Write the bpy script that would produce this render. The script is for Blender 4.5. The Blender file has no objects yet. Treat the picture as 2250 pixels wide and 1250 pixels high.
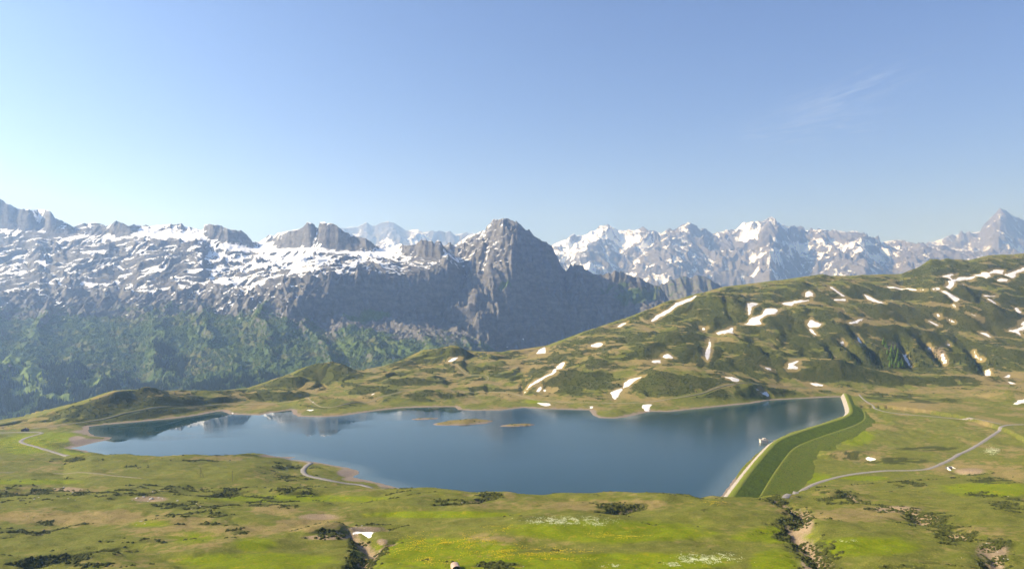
import bpy, bmesh, math, random
import numpy as np
from mathutils import Vector

# ------------------------------------------------------------------ frame
F, U0, VH, H = 1607.0, 1125.0, 660.0, 175.0      # focal length in photo pixels, axis, horizon, eye height above the lake
SUN_AZ, SUN_EL = math.radians(-93), math.radians(31)   # measured from the view direction, minus is to its left
scene = bpy.context.scene
COL = scene.collection

cam_d = bpy.data.cameras.new('camera')
cam = bpy.data.objects.new('camera', cam_d); COL.objects.link(cam)
cam.location = (0, 0, H); cam.rotation_euler = (math.radians(90), 0, 0)
cam_d.sensor_width = 36; cam_d.lens = 36 * F / 2250; cam_d.shift_y = (VH - 625) / 2250
cam_d.clip_start = 1; cam_d.clip_end = 80000
scene.camera = cam

S = Vector((math.sin(SUN_AZ) * math.cos(SUN_EL), math.cos(SUN_AZ) * math.cos(SUN_EL), math.sin(SUN_EL)))
world = bpy.data.worlds.new('World'); scene.world = world; world.use_nodes = True
wn, wl = world.node_tree.nodes, world.node_tree.links
wn.clear()
w_out = wn.new('ShaderNodeOutputWorld'); w_bg = wn.new('ShaderNodeBackground'); w_sky = wn.new('ShaderNodeTexSky')
w_sky.sky_type = 'NISHITA'; w_sky.sun_disc = False
w_sky.sun_elevation = SUN_EL; w_sky.sun_rotation = SUN_AZ
w_sky.altitude = 2000; w_sky.air_density = 0.9; w_sky.dust_density = 0.4; w_sky.ozone_density = 1.6
w_bg.inputs['Strength'].default_value = 0.055
w_hs = wn.new('ShaderNodeVectorMath'); w_hs.operation = 'MULTIPLY'; w_hs.inputs[1].default_value = (0.95, 0.99, 1.28)      # the picture's white balance
wl.new(w_sky.outputs[0], w_hs.inputs[0]); 
# a few faint wisps of cirrus high on the right
w_tc = wn.new('ShaderNodeTexCoord')
def wmath(op, a, b=None, c=None):
    n = wn.new('ShaderNodeMath'); n.operation = op
    for i, v in enumerate((a, b, c)):
        if v is None: continue
        if hasattr(v, 'is_output'): wl.new(v, n.inputs[i])
        else: n.inputs[i].default_value = v
    return n.outputs[0]
def wisp(u, v, su, sv, rot, k):
    d = Vector(((u - U0) / F, 1, (VH - v) / F)).normalized()
    e1 = Vector((math.cos(rot), 0, math.sin(rot))); e1 = (e1 - d * e1.dot(d)).normalized(); e2 = d.cross(e1)
    out = []
    for e, s_ in ((e1, su), (e2, sv)):
        n = wn.new('ShaderNodeVectorMath'); n.operation = 'DOT_PRODUCT'; n.inputs[1].default_value = e; wl.new(w_tc.outputs['Generated'], n.inputs[0])
        out.append(wmath('MULTIPLY', n.outputs['Value'], F / s_))
    r2 = wmath('ADD', wmath('POWER', out[0], 2.0), wmath('POWER', out[1], 2.0))
    cb = wn.new('ShaderNodeCombineXYZ'); wl.new(wmath('MULTIPLY', out[0], 0.9), cb.inputs[0]); wl.new(wmath('MULTIPLY', out[1], 2.0), cb.inputs[1]); cb.inputs[2].default_value = u * 0.01
    nz = wn.new('ShaderNodeTexNoise'); nz.inputs['Scale'].default_value = 1.7; nz.inputs['Detail'].default_value = 7; nz.inputs['Roughness'].default_value = 0.62; nz.inputs['Distortion'].default_value = 0.7; wl.new(cb.outputs[0], nz.inputs['Vector'])
    mr = wn.new('ShaderNodeMapRange'); mr.inputs['From Min'].default_value = 0.45; mr.inputs['From Max'].default_value = 0.8; wl.new(nz.outputs['Fac'], mr.inputs['Value'])
    g_ = wmath('EXPONENT', wmath('MULTIPLY', r2, -1.0))
    return wmath('MULTIPLY', wmath('MULTIPLY', g_, mr.outputs[0]), k)
w_cl = wmath('ADD', wisp(1860, 205, 130, 34, 0.35, 0.22), wisp(1780, 285, 120, 30, 0.12, 0.24))
w_mx = wn.new('ShaderNodeMix'); w_mx.data_type = 'RGBA'; wl.new(w_cl, w_mx.inputs[0]); wl.new(w_hs.outputs[0], w_mx.inputs[6]); w_mx.inputs[7].default_value = (9.0, 9.6, 10.5, 1)
wl.new(w_mx.outputs[2], w_bg.inputs[0]); wl.new(w_bg.outputs[0], w_out.inputs[0])

sun_d = bpy.data.lights.new('sun', 'SUN'); sun_d.energy = 5.0; sun_d.angle = math.radians(0.53); sun_d.color = (1.0, 0.91, 0.76)
sun = bpy.data.objects.new('sun', sun_d); COL.objects.link(sun)
sun.rotation_euler = S.to_track_quat('Z', 'Y').to_euler(); sun.location = S * 3000

vs = scene.view_settings
vs.view_transform = 'Standard'; vs.look = 'None'; vs.gamma = 1.0; vs.use_curve_mapping = False
vs.exposure = 1.33
scene.cycles.use_denoising = True
scene.cycles.max_bounces = 6; scene.cycles.diffuse_bounces = 3; scene.cycles.glossy_bounces = 3
scene.cycles.transmission_bounces = 2; scene.cycles.volume_bounces = 1; scene.cycles.transparent_max_bounces = 6
scene.cycles.sample_clamp_indirect = 4.0

# ------------------------------------------------------------------ noise
RNG = np.random.default_rng(7)
_ANG = np.linspace(0, 2 * np.pi, 256, endpoint=False)
_GX, _GY = np.cos(_ANG).astype(np.float32), np.sin(_ANG).astype(np.float32)
_PERM = np.concatenate([RNG.permutation(4096)] * 2).astype(np.int32)

def gnoise(x, y, seed=0):
    x = np.asarray(x, np.float32); y = np.asarray(y, np.float32)
    xi = np.floor(x); yi = np.floor(y)
    fx = x - xi; fy = y - yi
    xi = xi.astype(np.int64); yi = yi.astype(np.int64)
    ux = fx * fx * fx * (fx * (fx * 6 - 15) + 10); uy = fy * fy * fy * (fy * (fy * 6 - 15) + 10)
    def g(ix, iy, dx, dy):
        h = _PERM[(_PERM[(ix + seed * 57) & 4095] + iy + seed * 131) & 4095] & 255
        return _GX[h] * dx + _GY[h] * dy
    a = g(xi, yi, fx, fy); b = g(xi + 1, yi, fx - 1, fy)
    c = g(xi, yi + 1, fx, fy - 1); d = g(xi + 1, yi + 1, fx - 1, fy - 1)
    return ((a + (b - a) * ux) * (1 - uy) + (c + (d - c) * ux) * uy) * 1.5

def fbm(x, y, octv=5, seed=0, gain=0.5, lac=2.03):
    s = 0; a = 1.0; t = 0
    for i in range(octv):
        s = s + a * gnoise(x, y, seed + i * 3); t += a
        x = np.asarray(x) * lac + 13.7; y = np.asarray(y) * lac - 7.1; a *= gain
    return s / t * 1.6

def ridged(x, y, octv=5, seed=0, gain=0.5, lac=2.07):
    s = 0; a = 1.0; t = 0; w = 1.0
    for i in range(octv):
        n = (1 - np.abs(gnoise(x, y, seed + i * 3)) * 1.4); n = n * n * w
        w = np.clip(n * 1.6, 0, 1)
        s = s + a * n; t += a
        x = np.asarray(x) * lac + 5.3; y = np.asarray(y) * lac + 9.1; a *= gain
    return s / t

def sstep(a, b, x):
    t = np.clip((np.asarray(x) - a) / (b - a), 0, 1)
    return t * t * (3 - 2 * t)

def lerp(a, b, t):
    return a + (b - a) * t

# ------------------------------------------------------------------ photo measurements to places
def at(u, v, z=0.0):
    y = (H - z) * F / (v - VH)
    return ((u - U0) / F * y, y, z)

def sheet(us, knots, rows):
    """knots: list of (y(u), z(u)); rows per segment. Smooth profile through the knots along every bearing."""
    Yk = np.array([k[0] for k in knots]); Zk = np.array([k[1] for k in knots])
    d = np.diff(Zk, axis=0) / np.maximum(np.diff(Yk, axis=0), 1e-3)
    m = np.zeros_like(Zk); m[0] = d[0]; m[-1] = d[-1]
    p = d[:-1] * d[1:]
    m[1:-1] = np.where(p > 0, 2 * p / np.where(np.abs(d[:-1] + d[1:]) < 1e-9, 1e-9, d[:-1] + d[1:]), 0)
    YY, ZZ, TT = [], [], []
    for i, n in enumerate(rows):
        t = np.arange(n) / n
        if i == len(rows) - 1: t = np.linspace(0, 1, n)
        t = t[:, None]; h = Yk[i + 1] - Yk[i]
        YY.append(Yk[i] + t * h)
        ZZ.append((2*t**3 - 3*t**2 + 1) * Zk[i] + (t**3 - 2*t**2 + t) * h * m[i] + (-2*t**3 + 3*t**2) * Zk[i+1] + (t**3 - t**2) * h * m[i+1])
        TT.append(i + t + 0 * h)
    Y = np.concatenate(YY); Z = np.concatenate(ZZ); T = np.concatenate(TT)
    X = (us[None, :] - U0) / F * Y
    return X, Y, Z, T

def ctl(us, pts, k):
    a = np.array(pts, float)
    return np.interp(us, a[:, 0], a[:, k])

def knot_uyv(us, pts, k=1.0):                # points (bearing u, distance y, photo row v)
    y = ctl(us, pts, 1) * k; v = ctl(us, pts, 2)
    return y, H - (v - VH) / F * y

def grid_mesh(name, X, Y, Z, attrs=None, keep=None):
    R, C = X.shape
    co = np.stack([X, Y, Z], -1).astype(np.float32).reshape(-1, 3)
    i = np.arange(R * C, dtype=np.int32).reshape(R, C)
    q = np.stack([i[:-1, :-1], i[:-1, 1:], i[1:, 1:], i[1:, :-1]], -1).reshape(-1, 4)
    if keep is not None:
        k = keep[:-1, :-1] | keep[1:, 1:] | keep[1:, :-1] | keep[:-1, 1:]
        q = q[k.reshape(-1)]
    return raw_mesh(name, co, q, attrs)

def raw_mesh(name, co, quads, attrs=None, smooth=True):
    me = bpy.data.meshes.new(name)
    nq, w = quads.shape
    me.vertices.add(len(co)); me.vertices.foreach_set('co', np.ascontiguousarray(co, np.float32).reshape(-1))
    me.loops.add(nq * w); me.loops.foreach_set('vertex_index', np.ascontiguousarray(quads, np.int32).reshape(-1))
    me.polygons.add(nq); me.polygons.foreach_set('loop_start', np.arange(0, nq * w, w, dtype=np.int32))
    me.polygons.foreach_set('loop_total', np.full(nq, w, np.int32))
    if smooth: me.polygons.foreach_set('use_smooth', np.ones(nq, bool))
    for k, a in (attrs or {}).items():
        at_ = me.attributes.new(k, 'FLOAT', 'POINT'); at_.data.foreach_set('value', np.ascontiguousarray(a, np.float32).reshape(-1))
    me.update(calc_edges=True); me.validate()
    return me

def add(name, me, mat=None, parent=None, kind=None, label=None, cat=None, group=None, loc=None):
    o = bpy.data.objects.new(name, me); COL.objects.link(o)
    if mat is not None and me is not None:
        if not me.materials: me.materials.append(mat)
    if parent: o.parent = parent
    if kind: o['kind'] = kind
    if label: o['label'] = label
    if cat: o['category'] = cat
    if group: o['group'] = group
    if loc: o.location = loc
    return o

def seg_dist(X, Y, pts, closed=False):
    """distance from every place to a polyline, plus how far along it"""
    P = np.array(pts, float)[:, :2]
    if closed: P = np.vstack([P, P[:1]])
    best = np.full(X.shape, 1e18); par = np.zeros(X.shape)
    for i in range(len(P) - 1):
        ax, ay = P[i]; bx, by = P[i + 1]
        dx, dy = bx - ax, by - ay; L = dx * dx + dy * dy + 1e-9
        t = np.clip(((X - ax) * dx + (Y - ay) * dy) / L, 0, 1)
        d = (X - ax - t * dx) ** 2 + (Y - ay - t * dy) ** 2
        m = d < best; best = np.where(m, d, best); par = np.where(m, i + t, par)
    return np.sqrt(best), par

def inside(X, Y, pts):
    P = np.array(pts, float)[:, :2]; r = np.zeros(X.shape, bool); n = len(P)
    for i in range(n):
        ax, ay = P[i]; bx, by = P[(i + 1) % n]
        c = ((ay > Y) != (by > Y)) & (X < (bx - ax) * (Y - ay) / ((by - ay) if by != ay else 1e-9) + ax)
        r ^= c
    return r

# ------------------------------------------------------------------ material helpers
def new_mat(name):
    m = bpy.data.materials.new(name); m.use_nodes = True
    nt = m.node_tree; b = nt.nodes['Principled BSDF']
    b.inputs['Roughness'].default_value = 0.9; b.inputs['Specular IOR Level'].default_value = 0.15
    return m, nt, b

class NT:
    """a little shorthand for node graphs"""
    def __init__(s, nt): s.nt = nt; s.n = nt.nodes; s.l = nt.links
    def put(s, sock, v):
        if hasattr(v, 'is_output'): s.l.new(v, sock)
        elif isinstance(v, (tuple, list)) and len(v) == 3 and sock.type == 'RGBA': sock.default_value = (*v, 1)
        else: sock.default_value = v
    def geo(s): return s.n.new('ShaderNodeNewGeometry').outputs
    def attr(s, name):
        a = s.n.new('ShaderNodeAttribute'); a.attribute_name = name; return a.outputs['Fac']
    def noise(s, vec, scale, detail=4, rough=0.55, dist=0.0):
        n = s.n.new('ShaderNodeTexNoise'); n.inputs['Scale'].default_value = scale; n.inputs['Detail'].default_value = detail
        n.inputs['Roughness'].default_value = rough; n.inputs['Distortion'].default_value = dist
        s.l.new(vec, n.inputs['Vector']); return n.outputs['Fac']
    def voronoi(s, vec, scale):
        n = s.n.new('ShaderNodeTexVoronoi'); n.inputs['Scale'].default_value = scale; s.l.new(vec, n.inputs['Vector']); return n.outputs
    def math(s, op, a, b=None, clamp=False):
        n = s.n.new('ShaderNodeMath'); n.operation = op; n.use_clamp = clamp; s.put(n.inputs[0], a)
        if b is not None: s.put(n.inputs[1], b)
        return n.outputs[0]
    def ramp(s, v, a, b, lo=0.0, hi=1.0):
        n = s.n.new('ShaderNodeMapRange'); n.interpolation_type = 'SMOOTHSTEP'; s.put(n.inputs['Value'], v)
        n.inputs['From Min'].default_value = a; n.inputs['From Max'].default_value = b
        n.inputs['To Min'].default_value = lo; n.inputs['To Max'].default_value = hi; return n.outputs[0]
    def mix(s, f, a, b, mode='MIX'):
        n = s.n.new('ShaderNodeMix'); n.data_type = 'RGBA'; n.blend_type = mode
        s.put(n.inputs[0], f); s.put(n.inputs[6], a); s.put(n.inputs[7], b); return n.outputs[2]
    def scale(s, vec, xyz):
        n = s.n.new('ShaderNodeVectorMath'); n.operation = 'MULTIPLY'; s.l.new(vec, n.inputs[0]); n.inputs[1].default_value = xyz; return n.outputs[0]
    def bump(s, h, strength, dist):
        n = s.n.new('ShaderNodeBump'); n.inputs['Strength'].default_value = strength; n.inputs['Distance'].default_value = dist
        s.put(n.inputs['Height'], h); return n.outputs[0]

def plain(name, col, rough=0.85, var=0.25, scale=1.5, bump=0.3, bd=0.05, spec=0.2):
    """a single-stuff material with uneven tone and fine relief"""
    m, nt, b = new_mat(name); g = NT(nt)
    P = g.n.new('ShaderNodeTexCoord').outputs['Object']
    n = g.noise(P, scale, 6, 0.6)
    d = tuple(c * (1 - var) for c in col); e = tuple(min(1, c * (1 + var)) for c in col)
    g.l.new(g.mix(g.ramp(n, 0.3, 0.7), d, e), b.inputs['Base Color'])
    g.l.new(g.bump(g.noise(P, scale * 4, 4), bump, bd), b.inputs['Normal'])
    b.inputs['Roughness'].default_value = rough; b.inputs['Specular IOR Level'].default_value = spec
    return m

# ------------------------------------------------------------------ the ground: meadow shelf, lake basin, hills behind the lake
LAKE_PX = [(153,984),(177,980),(204,973),(239,965),(246,961),(207,957.5),(196,950),(194,945),(196,937),(237,932),(286,928),(340,923),(394,917.6),(435,911.6),
    (476,904),(489,902.6),(503,909.4),(530,911),(571,912),(599,906),(640,901),(644,909),(656,915),(713,916),(751,913.5),(795,906.7),(844,900),
    (884,896),(931,894.5),(999,893.6),(1007,900),(1040,902),(1100,901.5),(1150,895.5),(1202,898.5),(1295,901),(1303,912),(1316,918),(1349,919),(1376,916),
    (1411,908),(1431,904),(1471,904.5),(1512,900),(1580,893),(1650,886),(1691,879),(1759,875.4),(1818,872.7),(1846,872),(1853,886),(1862,904),
    (1856,912),(1800,932),(1740,949),(1700,967),(1664,995),(1632,1025),(1590,1084),(1560,1110),(1500,1112),(1300,1110),(1100,1112),(960,1112),(918,1084),(885,1074),
    (850,1065),(800,1053),(774,1048),(788,1041),(786,1034),(768,1028),(735,1022),(690,1014),(655,1010),(630,1009),(650,1003.5),(610,1002.5),(560,1006),
    (540,1012),(480,1020),(400,1022),(330,1020),(270,1015),(220,1002),(190,990)]
LAKE = [at(u, v, 0) for u, v in LAKE_PX]

us = np.arange(-260, 2525, 2.9)
def kz(pts):
    a = np.array([(u, at(u, v, z)[1], z) for u, v, z in pts])
    return np.interp(us, a[:, 0], a[:, 1]), np.interp(us, a[:, 0], a[:, 2])
one = np.ones_like(us)
SKY_G = [(-260,1010,944),(0,1012,933),(60,1050,919),(130,1062,900),(190,1080,884),(250,1100,868),(330,1150,862),(400,1195,861),(480,1245,862),(545,1330,855),(600,1410,836),
    (650,1450,822),(690,1480,811),(740,1500,807),(790,1530,815),(840,1575,806),(880,1600,793),(930,1640,769),(990,1660,764),(1040,1680,772),(1100,1700,775),(1200,1740,760),
    (1280,1790,730),(1400,1900,690),(1480,2000,660),(1590,2120,630),(1700,2230,617),(1800,2300,608),(1900,2370,605),(1980,2420,602),(2015,2440,590),
    (2045,2450,575),(2080,2470,572),(2130,2500,574),(2170,2520,562),(2250,2580,558),(2520,2800,545)]
k9 = knot_uyv(us, SKY_G)
KN = [(20 * one, 165 * one), (120 * one, 112 * one),
    kz([(-260,1262,58),(1125,1262,62),(2520,1262,58)]),
    kz([(-260,1170,47),(600,1170,50),(1125,1170,52),(1700,1170,50),(2520,1170,48)]),
    kz([(-260,1090,36),(400,1085,36),(650,1085,33),(750,1080,28),(850,1077,31),(905,1075,38),(1000,1077,41),(1100,1083,41),(1250,1086,40),(1400,1087,39),(1590,1085,36),
        (1720,1088,30),(1800,1090,24),(2000,1090,22),(2520,1090,24)]),
    kz([(-260,1000,8),(0,1000,7),(140,1003,6),(200,989,11),(400,990,12),(560,998,10),(640,1007,3),(700,1020,3),(760,1045,3),(850,1066,2.5),(915,1112,3),
        (1590,1121,3),(1640,1110,-8),(1720,1085,-12),(1800,1055,-12),(2000,1036,-11),(2100,1030,-9),(2250,1020,-4),(2520,1020,0)]),
    kz([(-260,950,3),(0,947,4),(100,940,4),(150,938,3),(196,936,1.5),(340,921,1.5),(480,902,1.5),(640,899,2),(850,896,2),(1000,891,2),(1150,892,2),(1300,899,2),
        (1420,895,2),(1600,888,2),(1780,874,2),(1850,869,2),(1900,871,1),(1950,876,0),(2050,885,0),(2250,890,3),(2520,890,5)]),
    knot_uyv(us, [(-260,985,950),(0,985,940),(130,1020,925),(196,1035,921),(340,1095,906),(480,1180,889),(545,1230,880),(640,1300,865),(850,1350,850),(1000,1400,845),(1150,1400,848),(1300,1370,832),
        (1450,1340,830),(1700,1400,838),(1850,1400,845),(2000,1500,835),(2250,1500,835),(2520,1500,835)]),
    knot_uyv(us, [(-260,1000,946),(0,1000,936.5),(130,1042,910),(196,1060,899),(340,1125,877),(480,1215,871),(545,1290,864),(640,1390,838),(850,1480,822),(1000,1550,790),(1150,1560,800),(1300,1600,762),
        (1450,1620,748),(1600,1640,742),(1850,1680,735),(2000,1750,740),(2250,1780,740),(2520,1800,740)]),
    k9, (k9[0] + 220, k9[1] - 45), (k9[0] + 900, k9[1] * 0.2 - 460)]
def soft(a, w=17):
    k = np.hanning(w + 2)[1:-1]; k /= k.sum(); return np.convolve(np.pad(a, w // 2, mode='edge'), k, 'valid')
KN = [(soft(k[0]), soft(k[1])) if i in (2, 3, 6, 7, 8) else k for i, k in enumerate(KN)]
GX, GY, GZ, GT = sheet(us, KN, [6, 22, 84, 94, 96, 116, 72, 84, 104, 16, 10])
GU = np.broadcast_to(us[None, :], GX.shape)

def ray_fn(Y, Z):
    Vr = VH + F * (H - Z) / Y
    def f(u, v):
        c = np.clip((u - us[0]) / (us[1] - us[0]), 0, len(us) - 1.001); i = int(c); t = c - i
        y = Y[:, i] * (1 - t) + Y[:, i + 1] * t; z = Z[:, i] * (1 - t) + Z[:, i + 1] * t; vv = Vr[:, i] * (1 - t) + Vr[:, i + 1] * t
        k = int(np.argmax(vv[12:] <= v)) + 12
        if not (vv[12:] <= v).any(): k = int(np.argmin(vv[12:-20])) + 12; v = vv[k]
        s = (vv[k - 1] - v) / max(vv[k - 1] - vv[k], 1e-6); s = min(max(s, 0), 1)
        yy = y[k - 1] * (1 - s) + y[k] * s
        return ((u - U0) / F * yy, yy, z[k - 1] * (1 - s) + z[k] * s)
    return f
ray0 = ray_fn(GY, GZ)
GV0 = VH + F * (H - GZ) / GY                                  # row of the photo at which each place shows

# ---- roads and paths, traced
ROADS = {
 'road_west': ([(-120,953),(0,950.7),(35,949.3),(80,949),(89,949.8),(94,951),(85,953.8),(67,958.7),(53,963),(44,969.3),(50,973.8),(71,979),(89,984.4),(111,990.7),(138,999),(150,1002)], 4.2),
 'track_shore': ([(62,942),(80,940),(105,937),(190,924),(272,912),(380,900),(479,888),(508,886),(550,888),(604,886),(667,884)], 1.9),
 'track_shore_b': ([(667,884),(690,894),(719,897),(754,894),(822,882),(876,874),(931,866),(985,862),(1067,861),(1121,863),(1148,869),(1175,879.5),(1267,885),(1376,886),(1458,882),(1539,879.5),(1580,871),(1650,864.5),(1691,856),(1786,851),(1846,855)], 1.9),
 'road_spit': ([(615,1009),(664,1013),(686,1015.5),(676,1021),(664,1032),(670,1043),(694,1050),(729,1058),(768,1063.6),(808,1067.7),(849,1074)], 4.6),
 'road_east': ([(1725,1093),(1752,1083),(1790,1062),(1840,1047),(1880,1040),(1940,1034),(1990,1034),(2035,1032),(2060,1023),(2100,1004),(2150,977),(2190,950),(2205,940),(2230,936),(2300,936)], 4.6),
 'road_dam': ([(2200,937),(2160,928),(2110,920),(2050,915),(1990,910),(1945,905),(1920,897),(1902,884),(1888,866)], 3.0),
 'path_hill': ([(1001,800),(1018,817),(1029,825),(1067,823),(1076,833),(1061,840)], 1.6),
 'path_crest': ([(1425,709),(1410,702),(1407,697)], 1.6),
 'track_west': ([(-40,1038),(41,1039),(136,1039),(231,1043),(313,1051)], 2.4),
}
ROAD_W = {k: [ray0(u, v) for u, v in p] for k, (p, w) in ROADS.items()}
road_d = np.full(GX.shape, 1e9)
for k, p in ROAD_W.items(): road_d = np.minimum(road_d, seg_dist(GX, GY, p)[0])

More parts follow.
